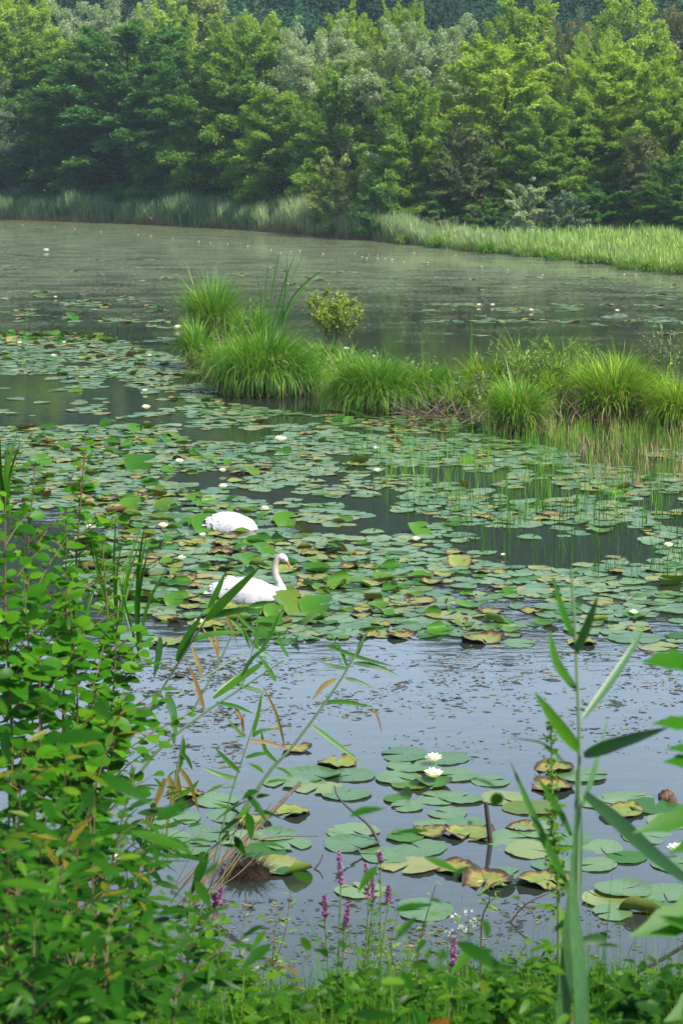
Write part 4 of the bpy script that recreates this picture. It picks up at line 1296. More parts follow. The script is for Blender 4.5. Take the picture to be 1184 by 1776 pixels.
def swan(label, P, rz, scale, head_down, z):
    t = thing('swan', label, 'swan', (P[0], P[1], z), 'mute swans among the lily pads', rz)
    t.scale = (scale, scale, scale * (1.22 if head_down else 1))
    body = swan_body(MB(), head_down).build('body', mat_swan, t)
    md = body.modifiers.new('remesh', 'REMESH'); md.mode = 'VOXEL'; md.voxel_size = .013; md.use_smooth_shade = True
    sm = body.modifiers.new('smooth', 'SMOOTH'); sm.factor = .5; sm.iterations = 5
    for s in (-1, 1):
        swan_wing(s, 5 + s).build('wing', mat_swan, t)
    tl = MB()
    a = np.linspace(-.35, .35, 9)
    tl.leaves(np.stack([np.full(9, -.46), np.sin(a) * .16, .15 - np.abs(a) * .05], 1), np.stack([-np.cos(a), np.sin(a) * .5, 0 * a + .05], 1), np.tile([0, 0, 1.0], (9, 1)), .20, .035, [(0, .8), (.5, 1), (.85, .7), (1, .1)], -.1, .12)
    tl.build('tail', mat_swan, t)
    if not head_down:
        # feathered neck sleeve a little off white, over the body's own neck
        nk = MB().tube(spline([(.322, 0, .275), (.285, 0, .35), (.272, 0, .44), (.285, 0, .52), (.318, 0, .585), (.356, 0, .603)], 22), np.interp(np.linspace(0, 1, 22), [0, .3, .6, .85, 1], [.049, .044, .0405, .044, .0515]), 16)
        nk.build('neck_plumage', mat_neck, t)
        bl = loft([((.418, 0, .560), (.55, 0, -.85), .027, .030), ((.436, 0, .535), (.5, 0, -.87), .022, .022), ((.452, 0, .505), (.45, 0, -.9), .019, .015), ((.466, 0, .475), (.42, 0, -.9), .017, .010), ((.473, 0, .458), (.4, 0, -.9), .008, .005)], 12)
        b = bl.build('bill', mat_bill, t)
        kb = MB()
        kb.tube([(.412, 0, .600), (.424, 0, .588), (.436, 0, .570), (.445, 0, .55)], [.006, .015, .014, .005], 10)
        kb.build('knob', mat_black, b)
        for s in (-1, 1):
            e = MB().tube([(.398, s * .040, .585), (.400, s * .047, .5855)], [.009, .006], 8)
            e.build('eye', mat_black, t)
            lr = MB().leaves(np.array([[.400, s * .0425, .58]]), np.array([[.55, -s * .45, -.62]]), np.array([[0, s * 1.0, .1]]), .038, .010, [(0, .2), (.5, 1), (1, .9)], 0, 0)
            lr.build('lore', mat_black, t)
    return t


S1 = on(441, 1040)
swan('white swan with its neck raised, swimming right through the lily pads', S1, R(-4), .95, False, -.03)
S2 = on(408, 919)
swan('white swan farther off with its head under water among the lily pads', S2, R(8), .76, True, -.03)

# ================================================================== plants of the island
LANCE = [(0, .12), (.2, .75), (.45, 1.0), (.75, .6), (1, .03)]
OVAL = [(0, .15), (.15, .75), (.4, 1.0), (.65, .92), (.85, .6), (1, .06)]
ROUND = [(0, .12), (.08, .62), (.14, .60), (.24, .92), (.30, .88), (.42, 1.03), (.48, .98), (.62, 1.0), (.68, .90), (.80, .78), (.85, .66), (.94, .38), (1, .04)]
SERR = [(0, .1), (.12, .8), (.22, .72), (.34, 1.0), (.46, .86), (.58, .92), (.7, .66), (.8, .6), (.9, .3), (1, .03)]

G['willow_shoot'] = leaf_mat('willow shoot leaves', [(0, (0.0059, 0.0414, 0.0022)), (.5, (0.0133, 0.0703, 0.0030)), (.85, (0.0340, 0.1110, 0.0044)), (.95, (0.1628, 0.1036, 0.0111)), (1, (0.2072, 0.0740, 0.0111))], .38, .5, .06, rand=.06)  # near bush leaf colours from here on are darkened to imply shade
G['alder_near'] = leaf_mat('alder sapling leaves', [(0, (.010, .062, .003)), (.5, (.032, .140, .004)), (1, (.100, .240, .009))], .48, .5, .07, noise=14, rand=.3)
G['herb'] = leaf_mat('herb leaves', [(0, (.010, .050, .003)), (.5, (.034, .112, .005)), (1, (.100, .195, .010))], .42, .55, .06, rand=.2, noise=16)
G['herb_dark'] = leaf_mat('dark herb leaves', [(0, (0.0044, 0.0266, 0.0022)), (.5, (0.0089, 0.0459, 0.0030)), (1, (0.0207, 0.0740, 0.0044))], .3, .5, .06, rand=.3)  # darker copy of the herb colour, painting deeper shade into the undergrowth
G['reed'] = leaf_mat('reed leaves', [(0, (0.0133, 0.0666, 0.0044)), (.5, (0.0252, 0.1036, 0.0059)), (1, (0.0481, 0.1480, 0.0111))], .3, .5, .12, rand=.3, stripe=220)
G['reed_blue'] = leaf_mat('reed leaves bluish', [(0, (0.0148, 0.0592, 0.0192)), (.5, (0.0252, 0.0851, 0.0296)), (1, (0.0444, 0.1184, 0.0459))], .25, .5, .15, rand=.2, stripe=220)
G['reed_brown'] = leaf_mat('withered reed leaves', [(0, (.11, .055, .018)), (.5, (.17, .10, .03)), (1, (.22, .17, .05))], .2, rand=.4)
G['golden'] = leaf_mat('golden dead leaves', [(0, (.10, .075, .018)), (.5, (.17, .13, .025)), (1, (.24, .18, .04))], .3, rand=.2)
G['scrub'] = leaf_mat('scrub leaves', [(0, (.06, .13, .018)), (.5, (.10, .19, .026)), (1, (.17, .25, .04))], .35)
G['scrub_grey'] = leaf_mat('greyish scrub leaves', [(0, (.06, .11, .04)), (.5, (.09, .15, .055)), (1, (.14, .19, .08))], .3)
mat_stem = plain_mat('green stem', (.05, .10, .02), (.09, .14, .035), 10, .6, .3, 0, (1, 1, .3))
mat_stem_red = plain_mat('reddish stem', (.06, .035, .018), (.12, .075, .03), 12, .6, .3, 0, (1, 1, .3))
mat_culm = plain_mat('reed culm', (.06, .12, .045), (.11, .16, .07), 8, .5, .4, 0, (1, 1, .3))
mat_black_twig = plain_mat('wet black twig', (.014, .011, .009), (.04, .03, .024), 14, .55, .4, .3)


def scrub(px, base, top, hw, label, leaf, cat='shrub', name='shrub', ns=12, leaf_len=.06, per=46, seed=0, shape=LANCE, group='shrubs on the island', wide=.24, woody=mat_twig):
    g = np.random.default_rng(900 + seed)
    c = on(px, base); Y = c[1]
    h = at(px, top, Y)[2]; r = abs(at(px + hw, base, Y)[0] - c[0])
    t = thing(name, label, cat, (c[0], c[1], 0), group)
    sm, lm = MB(), MB()
    for k in range(ns):
        a = k * 2.4 + g.normal(0, .4); rr = r * math.sqrt(g.uniform(.02, 1)); hh = h * g.uniform(.62, 1.0) * (1 - .25 * (rr / r) ** 2)
        p = spline([(math.cos(a) * rr * .15, math.sin(a) * rr * .15, -.05), (math.cos(a) * rr * .5 + g.normal(0, .03), math.sin(a) * rr * .5, hh * .5), (math.cos(a) * rr + g.normal(0, .04), math.sin(a) * rr, hh)], 9)
        sm.tube(p, np.linspace(.010, .003, 9), 5)
        for q in range(5):
            i = g.integers(3, 8); b = g.uniform(0, 6.28); ln = h * g.uniform(.12, .28)
            e = p[i] + np.array([math.cos(b) * .6, math.sin(b) * .6, .8]) * ln
            tw = spline([p[i], (p[i] + e) / 2 + g.normal(0, .02, 3), e], 5)
            sm.tube(tw, np.linspace(.005, .002, 5), 4)
            n = int(per / 3.2)
            f = g.uniform(.1, 1, n)
            C = np.stack([np.interp(f, np.linspace(0, 1, 5), tw[:, d]) for d in range(3)], 1)
            D = unit(g.normal(0, 1, (n, 3)) + unit(e - p[i]) * .9)
            lm.leaves(C, D, unit(np.array([0, -.2, 1.0]) + g.normal(0, .5, (n, 3))), leaf_len * 1.25 * g.uniform(.6, 1.3, n), leaf_len * wide * .65, shape[::2] if len(shape) > 5 else shape[::2], .2, .2, np.clip(g.normal(.5, .22, n), 0, 1))
    sm.build('stem', woody, t)
    lm.build('foliage', G[leaf], t)
    return t


scrub(580, 606, 494, 54, 'yellow leaved willow bush at the back of the island', 'yellow', ns=24, leaf_len=.085, per=100, seed=1, wide=.42)
scrub(418, 622, 492, 18, 'slender pale green sapling between the tall tuft and the largest tussock', 'scrub', 'sapling', 'sapling', 4, .13, 40, 2)
scrub(935, 720, 582, 72, 'wide thin willow scrub in the brushwood right of the small fresh tuft', 'scrub', ns=22, leaf_len=.11, per=48, seed=3)
scrub(870, 700, 590, 40, 'greyish scrub above the small fresh green tuft', 'scrub_grey', ns=12, leaf_len=.09, per=40, seed=4)
scrub(1000, 690, 590, 40, 'light green scrub left of the yellowish upright tussock', 'scrub', ns=12, leaf_len=.12, per=44, seed=5)
scrub(1150, 668, 545, 48, 'faint grey green shrub behind the tussocks at the right edge', 'scrub_grey', ns=13, leaf_len=.09, per=38, seed=6)
scrub(480, 690, 610, 14, 'leafy stalk standing in front of the largest tussock', 'scrub', 'sapling', 'sapling', 4, .12, 50, 8, wide=.5)
scrub(830, 712, 632, 46, 'low thin scrub among the dead brushwood', 'scrub_grey', ns=10, leaf_len=.08, per=24, seed=9)


def traced(name, label, cat, Y, blades=(), stems=(), mats=('reed', None), group=None, loc=None, r0=.004):
    """a plant traced from the photograph at ground distance Y, given its own depth; blades: (points px, width px[, dY, part material])"""
    allp = [p for b in blades for p in b[0]] + [p for s in stems for p in s[0]]
    px, py = max(allp, key=lambda p: p[1])
    base = at(px, py, Y) if loc is None else np.array(loc, float)
    t = thing(name, label, cat, base, group)
    g = np.random.default_rng(int(px * 7 + py))
    k_ = (Y / FPX) * 1.02
    by = {}
    for b in blades:
        pts, wpx = b[0], b[1]
        dY = b[2] if len(b) > 2 else 0
        mt = b[3] if len(b) > 3 else mats[0]
        dY0, dY1 = dY if isinstance(dY, tuple) else (0, dY)
        n = 12
        P = np.array([at(p[0], p[1], Y + dY0 + (dY1 - dY0) * i / (len(pts) - 1)) for i, p in enumerate(pts)]) - base
        P = spline(P, n)
        f = np.linspace(0, 1, n)
        w = wpx * k_ * np.interp(f, [0, .12, .35, .7, .9, 1], [.35, .8, 1, .75, .35, .04])
        if len(b) > 4: w = wpx * k_ * np.interp(f, np.linspace(0, 1, len(b[4])), b[4])
        nrm = np.array([g.normal(0, .25), -1.0, .55 + g.normal(0, .15)])
        MB().ribbon(P, w, nrm, .28, g.uniform(.2, .9)).build('leaf' if mt == mats[0] else 'withered_leaf' if mt in ('golden', 'reed_brown') else 'leaf', G[mt], t)
    if stems:
        m = MB()
        for s in stems:
            P = spline(np.array([at(p[0], p[1], Y + (s[2] if len(s) > 2 else 0) * i / max(1, len(s[0]) - 1)) for i, p in enumerate(s[0])]) - base, 14)
            m.tube(P, np.linspace(s[1], s[1] * .45, 14) * k_ * .5, 7)
        m.build('stem', mats[1] or mat_culm, t)
    return t


YI = on(500, 640)[1]
traced('cattail', 'cattail clump of upright and arching blades on top of the island', 'cattail', YI, [
    ([(456, 575), (460, 500), (466, 452)], 2.7), ([(462, 578), (474, 490), (487, 428)], 3.1), ([(470, 578), (490, 500), (512, 438)], 3.1), ([(478, 575), (494, 510), (498, 436)], 2.7),
    ([(482, 572), (500, 500), (526, 440)], 2.7, .5), ([(484, 572), (508, 515), (545, 478), (562, 470)], 3.1, -.4), ([(484, 570), (505, 530), (535, 490), (556, 482)], 2.7, .4), ([(488, 572), (492, 540), (486, 512)], 3.6), ([(452, 578), (452, 520), (444, 470)], 2.2)],
    mats=('reed', None))
traced('rush_blade', 'lone tall rush blade pair between the second large tussock and the brushwood', 'rush', on(818, 690)[1], [([(818, 690), (817, 610), (818, 528)], 2.6), ([(816, 690), (814, 620), (813, 556)], 2.4)])
traced('dead_blade', 'bent yellow dead blade lying against the second large tussock', 'dead blade', on(700, 712)[1], [([(600, 712), (640, 688), (690, 680), (720, 700)], 4, 0, 'golden')], mats=('golden', None))


def tangle(name, label, cat, P0, n, spread, ht, ln, rad, mat, seed, group=None, flat=.5):
    g = np.random.default_rng(seed)
    t = thing(name, label, cat, P0, group)
    m = MB()
    for k in range(n):
        a = g.uniform(0, 6.28); q = g.uniform(0, 1) ** .5
        b = np.array([math.cos(a) * q * spread[0], math.sin(a) * q * spread[1], g.uniform(0, ht * .25)])
        d = unit(g.normal(0, 1, 3) * np.array([1, .6, flat]) + np.array([0, 0, .35]))
        l = ln * g.uniform(.4, 1.2)
        p = spline([b, b + d * l * .5 + g.normal(0, .05, 3) * l, b + d * l + g.normal(0, .08, 3) * l], 8)
        p[:, 2] = np.clip(p[:, 2], .01, ht)
        m.tube(p, np.linspace(rad, rad * .3, 8) * g.uniform(.6, 1.3), 5)
        for j in range(2):
            i = g.integers(2, 7); e = p[i] + unit(g.normal(0, 1, 3) + np.array([0, 0, .4])) * l * .3
            m.tube(spline([p[i], e], 4), np.linspace(rad * .4, rad * .15, 4), 4)
    m.build('twig', mat, t)
    return t


tangle('brushwood', 'tangle of dead grey twigs at the water edge between the tussocks', 'brushwood', on(785, 735), 46, (1.0, .4), .8, .95, .013, mat_twig, 4)
tangle('brushwood', 'dead twigs under the willow scrub right of the small fresh tuft', 'brushwood', on(960, 740), 40, (1.0, .4), .8, .9, .014, mat_twig, 5)
tangle('brushwood', 'dark dead stalks hanging under the left side of the largest tussock', 'brushwood', on(400, 685), 26, (.7, .3), .4, .6, .008, mat_black_twig, 6)

# ---- emergent thin rushes and dead stalks in the raft on the right (nobody could count them)
g = np.random.default_rng(61)


def rush_field(name, mat, poly, n, h, w, seed, tint=.5, lean=.12):
    g = np.random.default_rng(seed)
    W_ = np.array([on(p[0], p[1]) for p in poly]); lo = W_.min(0); hi = W_.max(0)
    B = np.zeros((0, 3))
    while len(B) < n:
        q = np.stack([g.uniform(lo[0], hi[0], 4000), g.uniform(lo[1], hi[1], 4000), np.zeros(4000)], 1)
        PX, PY = pix(q)
        nz = vnoise(q[:, 0], q[:, 1] * .6, 1.1, seed) + .6 * vnoise(q[:, 0], q[:, 1], .4, seed + 1)
        k = np.array([inside(poly, a, b) for a, b in zip(PX, PY)]) & (nz > g.normal(.25, .5, 4000))
        B = np.concatenate([B, q[k]])
    B = B[:n]; B[:, 2] = -.02
    m = MB().blades(B, g.uniform(0, 6.28, n), h * g.uniform(.35, 1.15, n), np.abs(g.normal(0, lean, n)), g.uniform(0, .35, n) * (g.uniform(0, 1, n) > .5), w * g.uniform(.7, 1.3, n), 4, np.clip(g.normal(tint, .2, n), 0, 1))
    return tag(m.build(name, G[mat]), kind='stuff')


rush_field('emergent_rushes', 'sedge', [(600, 770), (860, 745), (1200, 770), (1200, 900), (820, 900), (640, 840)], 1500, .42, .012, 1, .4)
rush_field('emergent_rushes', 'reed', [(640, 870), (900, 860), (1220, 890), (1220, 1010), (1000, 1010), (840, 960)], 520, .40, .012, 2, .3)
rush_field('dead_rushes', 'straw', [(940, 745), (1240, 742), (1240, 860), (1000, 830)], 1000, .36, .014, 3, .5, .3)
rush_field('emergent_rushes', 'sedge', [(930, 720), (1240, 740), (1240, 790), (900, 775)], 900, .45, .012, 4, .5)
rush_field('emergent_rushes', 'reed', [(-60, 500), (330, 545), (330, 600), (-60, 580)], 120, .45, .02, 5, .4)
rush_field('emergent_rushes', 'reed', [(380, 745), (640, 735), (640, 850), (420, 850)], 160, .35, .010, 6, .3)

# ---- flakes of weed floating on the near water
mat_flake = leaf_mat('floating weed flakes', [(0, (.020, .024, .018)), (.6, (.04, .042, .024)), (.85, (.09, .085, .03)), (1, (.16, .13, .04))], 0, .6, .3)
g = np.random.default_rng(8)
m = MB()
for poly, n, ss, thr in (([(180, 1130), (500, 1140), (1300, 1120), (1300, 1300), (900, 1330), (480, 1290), (200, 1320)], 6500, .035, .25), ([(190, 1140), (430, 1140), (420, 1330), (200, 1340)], 900, .05, .0), ([(330, 1560), (900, 1560), (900, 1720), (330, 1700)], 1200, .028, .1), ([(900, 1560), (1300, 1600), (1300, 1720), (900, 1720)], 500, .028, .1), ([(560, 1000), (1300, 1010), (1300, 1130), (600, 1130)], 900, .035, .2)):
    W_ = np.array([on(p[0], p[1]) for p in poly]); lo = W_.min(0); hi = W_.max(0)
    q = np.stack([g.uniform(lo[0], hi[0], n * 3), g.uniform(lo[1], hi[1], n * 3), np.full(n * 3, .003)], 1)
    PX, PY = pix(q)
    nz = vnoise(q[:, 0], q[:, 1], 1.2, 5) + .7 * vnoise(q[:, 0], q[:, 1], .4, 6)
    fade = np.clip((1330 - PY) / 200, 0, 1) if ss == .035 else 1
    k = np.array([inside(poly, a, b) for a, b in zip(PX, PY)]) & (nz > thr + g.normal(0, .5, n * 3)) & (g.uniform(0, 1, n * 3) < .15 + .85 * fade)
    q = q[k][:n]; n = len(q)
    a = g.normal(0, .8, n)
    D = np.stack([np.cos(a), np.sin(a), np.zeros(n)], 1)
    L = ss * np.exp(g.normal(0, .6, n))
    m.quads(q, D, np.tile([0, 0, 1.0], (n, 1)), L, L * g.uniform(.25, .6, n), g.uniform(0, 1, n) ** 1.6, 0)
tag(m.build('floating_weed', mat_flake, smooth=False), kind='stuff')

# ---- sticks, twigs and lumps in the near water
def stick(label, pts, wpx, Ys, mat=mat_black_twig, name='stick', cat='stick', group='sticks and twigs'):
    P = np.array([at(p[0], p[1], y) for p, y in zip(pts, Ys)])
    t = MB().tube(spline(P - P[0], 14), np.linspace(wpx[0], wpx[1], 14) * Ys[0] / FPX * .5, 8).build(name, mat)
    t.location = P[0]
    return tag(t, label, cat, group)


y0 = on(849, 1462)[1]
stick('dark upright stick standing out of the water by the yellow brown pads', [(850, 1475), (849, 1455), (842, 1392)], (11, 8), (y0, y0, y0))
y0 = on(657, 1460)[1]
stick('thin black bent twig rising from the pads in the middle', [(657, 1462), (640, 1432), (605, 1402), (585, 1380), (580, 1362)], (6, 2.5), (y0, y0 + .05, y0 + .1, y0 + .15, y0 + .2))
y0 = 15.2
stick('broken dead branch leaning out over the left raft', [(335, 1545), (400, 1478), (460, 1420), (521, 1357)], (11, 7), (y0, y0 + .1, y0 + .2, y0 + .3), mat_twig, 'branch', 'branch')
stick('pale thin fallen stem lying across the left raft pads', [(420, 1468), (470, 1452), (552, 1450)], (4, 2), (15.4, 15.5, 15.5), mat_twig, 'stick', 'stick')
y0 = on(1050, 1715)[1]
stick('dark twig reaching in from the right edge at the bottom', [(1055, 1712), (1100, 1688), (1150, 1662), (1250, 1600)], (6, 8), (12, 12, 12, 12))
for k, (pts, lab) in enumerate([
        ([(884, 1600), (912, 1568), (960, 1545)], 'forked black twig above the water left of the wide reed blade'),
        ([(905, 1575), (940, 1600), (955, 1620)], 'short black twig below the forked one'),
        ([(800, 1557), (815, 1578), (830, 1570)], 'tiny bent black twig below the yellow decaying pads'),
        ([(870, 1540), (885, 1590), (900, 1640)], 'thin black twig slanting down right of the white umbel'),
        ([(545, 1507), (555, 1495), (560, 1482)], 'tiny black twig left of the tallest purple spike'),
        ([(373, 1247), (385, 1258), (396, 1252)], 'small dark twig floating on the open water between the reeds'),
        ([(1000, 1395), (1002, 1380), (1001, 1365)], 'short dark stub right behind the tall reed')]):
    yy = on(*pts[0])[1]
    stick(lab, pts, (4, 2), (yy, yy + .03, yy + .06))


def lump(name, label, cat, px, py, hw, ht, mat, seed, fibres=0):
    g = np.random.default_rng(seed)
    c = on(px, py); r = abs(on(px + hw, py)[0] - c[0])
    t = thing(name, label, cat, c)
    m = MB()
    ring = 20
    V = []
    for a, b in [(1.1, -.15), (1.05, .1), (.9, .55), (.6, .9), (.3, 1.0), (.02, .97)]:
        for q in np.arange(ring) / ring * 6.283:
            k = 1 + .16 * math.sin(q * 3 + seed) + g.normal(0, .07)
            V.append((r * a * k * math.cos(q), .75 * r * a * k * math.sin(q), ht * b + g.normal(0, .012)))
    F = [[i * ring + j, i * ring + (j + 1) % ring, (i + 1) * ring + (j + 1) % ring, (i + 1) * ring + j] for i in range(5) for j in range(ring)]
    m.add(V, F); m.build('clod', mat, t)
    if fibres:
        q = g.uniform(0, 6.28, fibres); s = g.uniform(.3, 1.05, fibres)
        B = np.stack([np.cos(q) * r * s, .75 * np.sin(q) * r * s, ht * (1 - s ** 2) + .01], 1)
        MB().blades(B, q + g.normal(0, .7, fibres), g.uniform(.08, .22, fibres), g.uniform(.7, 1.5, fibres), g.uniform(.3, 1.4, fibres), .005, 4, g.uniform(0, .5, fibres)).build('root_fibre', mat_mound, t)
    return t


lump('mud_lump', 'dark lump of mud and roots standing in the left raft', 'mud lump', 425, 1518, 40, .085, mat_mound, 3, 420)
for k, (px, py, w, lab) in enumerate([(1153, 1384, 13, 'bigger dark brown seed pod lying on the pads near the right edge'), (1164, 1392, 8, 'smaller dark brown seed pod beside the bigger one')]):
    lump('seed_pod', lab, 'seed pod', px, py, w, .06, plain_mat('brown pod', (.03, .014, .008), (.09, .045, .025), 20, .6, .3, .4), 8 + k)

# ---- low mixed weeds that join the tussocks into one island
def island_weeds(name, mat, n, seed, blade):
    g = np.random.default_rng(seed)
    mid = [on(350, 640), on(450, 655), on(560, 672), on(680, 695), on(790, 712), on(900, 722), on(1040, 718), on(1260, 722)]
    mx = [p[0] for p in mid]; my = [p[1] for p in mid]
    x = g.uniform(mx[0], mx[-1], n); y = np.interp(x, mx, my) + g.normal(0, .85, n) + .5
    k = vnoise(x, y, 1.3, seed) > g.normal(-.35, .4, n)
    x, y = x[k], y[k]; n = len(x)
    top = .45 + .28 * vnoise(x, y, 1.6, seed + 1)
    if blade:
        m = MB().blades(np.stack([x, y, 0 * x], 1), g.uniform(0, 6.28, n), top * g.uniform(.6, 1.8, n), np.abs(g.normal(.15, .3, n)), g.uniform(0, 2.0, n), .018 * g.uniform(.6, 1.3, n), 5, np.clip(g.normal(.5, .25, n), 0, 1))
    else:
        C = np.stack([x, y, top * g.uniform(.05, 1.3, n)], 1)
        m = MB().leaves(C, g.normal(0, 1, (n, 3)) * [1, 1, .5], unit(np.array([0, -.3, 1.0]) + g.normal(0, .5, (n, 3))), .09 * g.uniform(.5, 1.5, n), .018 * g.uniform(.6, 1.6, n), LANCE[::2], .2, .2, np.clip(g.normal(.5, .25, n), 0, 1))
    return tag(m.build(name, G[mat]), kind='stuff')


island_weeds('island_weeds', 'scrub', 7000, 3, False)
island_weeds('island_weeds', 'sedge_yellow', 3800, 4, True)
island_weeds('island_weeds', 'scrub_grey', 4000, 5, False)
island_weeds('dead_weeds', 'straw', 1100, 6, True)

# ================================================================== the plants of this shore
GRP_REED = 'reeds leaning over the water from the left'
traced('reed', 'reed leaning right in front of the front swan with broad fresh blades', 'reed', 13.0, [
    ([(308, 1147), (322, 1112), (352, 1062)], 17), ([(358, 1075), (398, 1035), (451, 984)], 19, (0, -.5)), ([(362, 1055), (378, 1022), (391, 993)], 11), ([(364, 1070), (400, 1062), (445, 1056)], 15, (0, -.4)),
    ([(335, 1112), (370, 1100), (424, 1096)], 13, (0, .3)), ([(278, 1105), (274, 1140), (267, 1176)], 13, 0, 'reed_blue'), ([(289, 1200), (301, 1240), (302, 1298)], 15, (0, -.3), 'reed_blue'), ([(255, 1234), (272, 1222), (294, 1215)], 11, 0, 'reed_blue')],
    [([(150, 1440), (212, 1306), (283, 1192), (335, 1109), (362, 1068)], 6)], group=GRP_REED)
traced('reed', 'long low reed with a bright blade leaning over the open water', 'reed', 13.6, [
    ([(370, 1211), (430, 1168), (462, 1145)], 13), ([(372, 1206), (415, 1172), (440, 1158)], 9, .3), ([(375, 1218), (410, 1226), (440, 1238)], 8), ([(408, 1187), (440, 1196), (466, 1205)], 8),
    ([(354, 1230), (342, 1190), (328, 1153)], 8, 0, 'reed_brown'), ([(478, 1182), (465, 1160), (446, 1133)], 9), ([(408, 1228), (420, 1250), (422, 1278)], 7, 0, 'reed_brown'), ([(420, 1170), (440, 1140), (470, 1118)], 8)],
    [([(200, 1400), (273, 1303), (354, 1237), (417, 1195), (492, 1145)], 6), ([(304, 1209), (370, 1165), (436, 1126)], 3, .4)], group=GRP_REED)
traced('reed', 'longest reed culm crossing the open water up to the edge of the raft', 'reed', 13.8, [
    ([(566, 1217), (600, 1218), (644, 1226)], 9), ([(644, 1226), (655, 1245), (662, 1273)], 4, 0, 'reed_brown'), ([(584, 1177), (560, 1190), (540, 1216)], 9, 0, 'reed_brown'), ([(598, 1176), (620, 1182), (650, 1195)], 7),
    ([(612, 1150), (650, 1156), (690, 1171)], 10), ([(561, 1118), (625, 1141), (683, 1156)], 8), ([(602, 1160), (578, 1156), (556, 1149)], 8), ([(541, 1258), (580, 1288), (632, 1328)], 8), ([(602, 1157), (592, 1130), (571, 1098)], 6),
    ([(620, 1135), (626, 1115), (640, 1090)], 8), ([(480, 1322), (460, 1300), (452, 1262)], 8)],
    [([(400, 1440), (465, 1341), (501, 1302), (550, 1238), (600, 1164), (636, 1096)], 7)], group=GRP_REED)
traced('reed', 'thin upright reed with short brown and green blades in the middle', 'reed', 13.5, [
    ([(438, 1277), (448, 1235), (454, 1202)], 7), ([(438, 1278), (452, 1268), (472, 1265)], 8), ([(424, 1280), (410, 1265), (395, 1247)], 7), ([(426, 1314), (448, 1308), (471, 1307)], 8), ([(493, 1292), (480, 1240), (456, 1190)], 6, 0, 'reed_brown'),
    ([(433, 1284), (465, 1288), (502, 1300)], 7, 0, 'reed_brown'), ([(416, 1340), (395, 1320), (372, 1296)], 9), ([(410, 1350), (385, 1345), (350, 1330)], 9)],
    [([(370, 1500), (401, 1377), (424, 1306), (445, 1240)], 4)], group=GRP_REED)
traced('reed', 'short reed with golden hanging blades in front of the raft left of the front swan', 'reed', 15.0, [
    ([(390, 1060), (400, 1085), (412, 1118)], 7, 0, 'golden'), ([(372, 1085), (376, 1110), (380, 1140)], 6, 0, 'golden'), ([(352, 1090), (372, 1120), (380, 1150)], 5, 0, 'reed_brown'), ([(400, 1075), (420, 1095), (436, 1130)], 7), ([(408, 1058), (425, 1080), (450, 1100)], 7),
    ([(448, 1135), (470, 1100), (486, 1060)], 7), ([(470, 1140), (440, 1120), (420, 1085)], 6), ([(332, 1120), (346, 1155), (350, 1180)], 6, 0, 'golden'), ([(500, 1140), (488, 1120), (478, 1090)], 7), ([(446, 1128), (446, 1100), (447, 1070)], 6)],
    [([(330, 1240), (380, 1150), (410, 1080), (425, 1040)], 4), ([(420, 1190), (440, 1120), (448, 1060)], 3)], group=GRP_REED)
traced('reed', 'yellowing reed with golden blades at the edge of the bush', 'reed', 12.4, [
    ([(292, 1345), (300, 1375), (296, 1420)], 13, 0, 'golden'), ([(305, 1335), (312, 1375), (316, 1400)], 10, 0, 'golden'), ([(286, 1350), (276, 1380), (258, 1420)], 12, 0, 'golden'), ([(318, 1280), (316, 1310), (308, 1345)], 10), ([(310, 1330), (330, 1360), (346, 1410)], 9, 0, 'golden'),
    ([(300, 1385), (330, 1370), (346, 1352)], 10), ([(312, 1302), (326, 1318), (334, 1336)], 8)],
    [([(286, 1480), (296, 1400), (312, 1310), (318, 1275)], 5)], group=GRP_REED)

# dry straw stems leaning over the left raft
g = np.random.default_rng(44)
t = thing('straw_bundle', 'bundle of pale dry straw stems leaning over the left raft', 'dry stems', at(330, 1590, 14.2))
b0 = at(330, 1590, 14.2)
m = MB()
for k in range(20):
    p0 = (g.uniform(285, 375), g.uniform(1530, 1610)); L = g.uniform(90, 230); a = g.normal(.95, .16)
    p1 = (p0[0] + L * math.cos(a), p0[1] - L * math.sin(a)); dy = g.uniform(-.4, .6)
    P = spline([at(*p0, 14.2 + dy) - b0, at((p0[0] + p1[0]) / 2 + g.normal(0, 5), (p0[1] + p1[1]) / 2, 14.2 + dy) - b0, at(*p1, 14.2 + dy + .1) - b0], 8)
    m.tube(P, np.linspace(2.6, 1.2, 8) * 14.2 / FPX * .5 * g.uniform(.6, 1.3), 5, g.uniform())
m.build('stem', G['straw'], t)

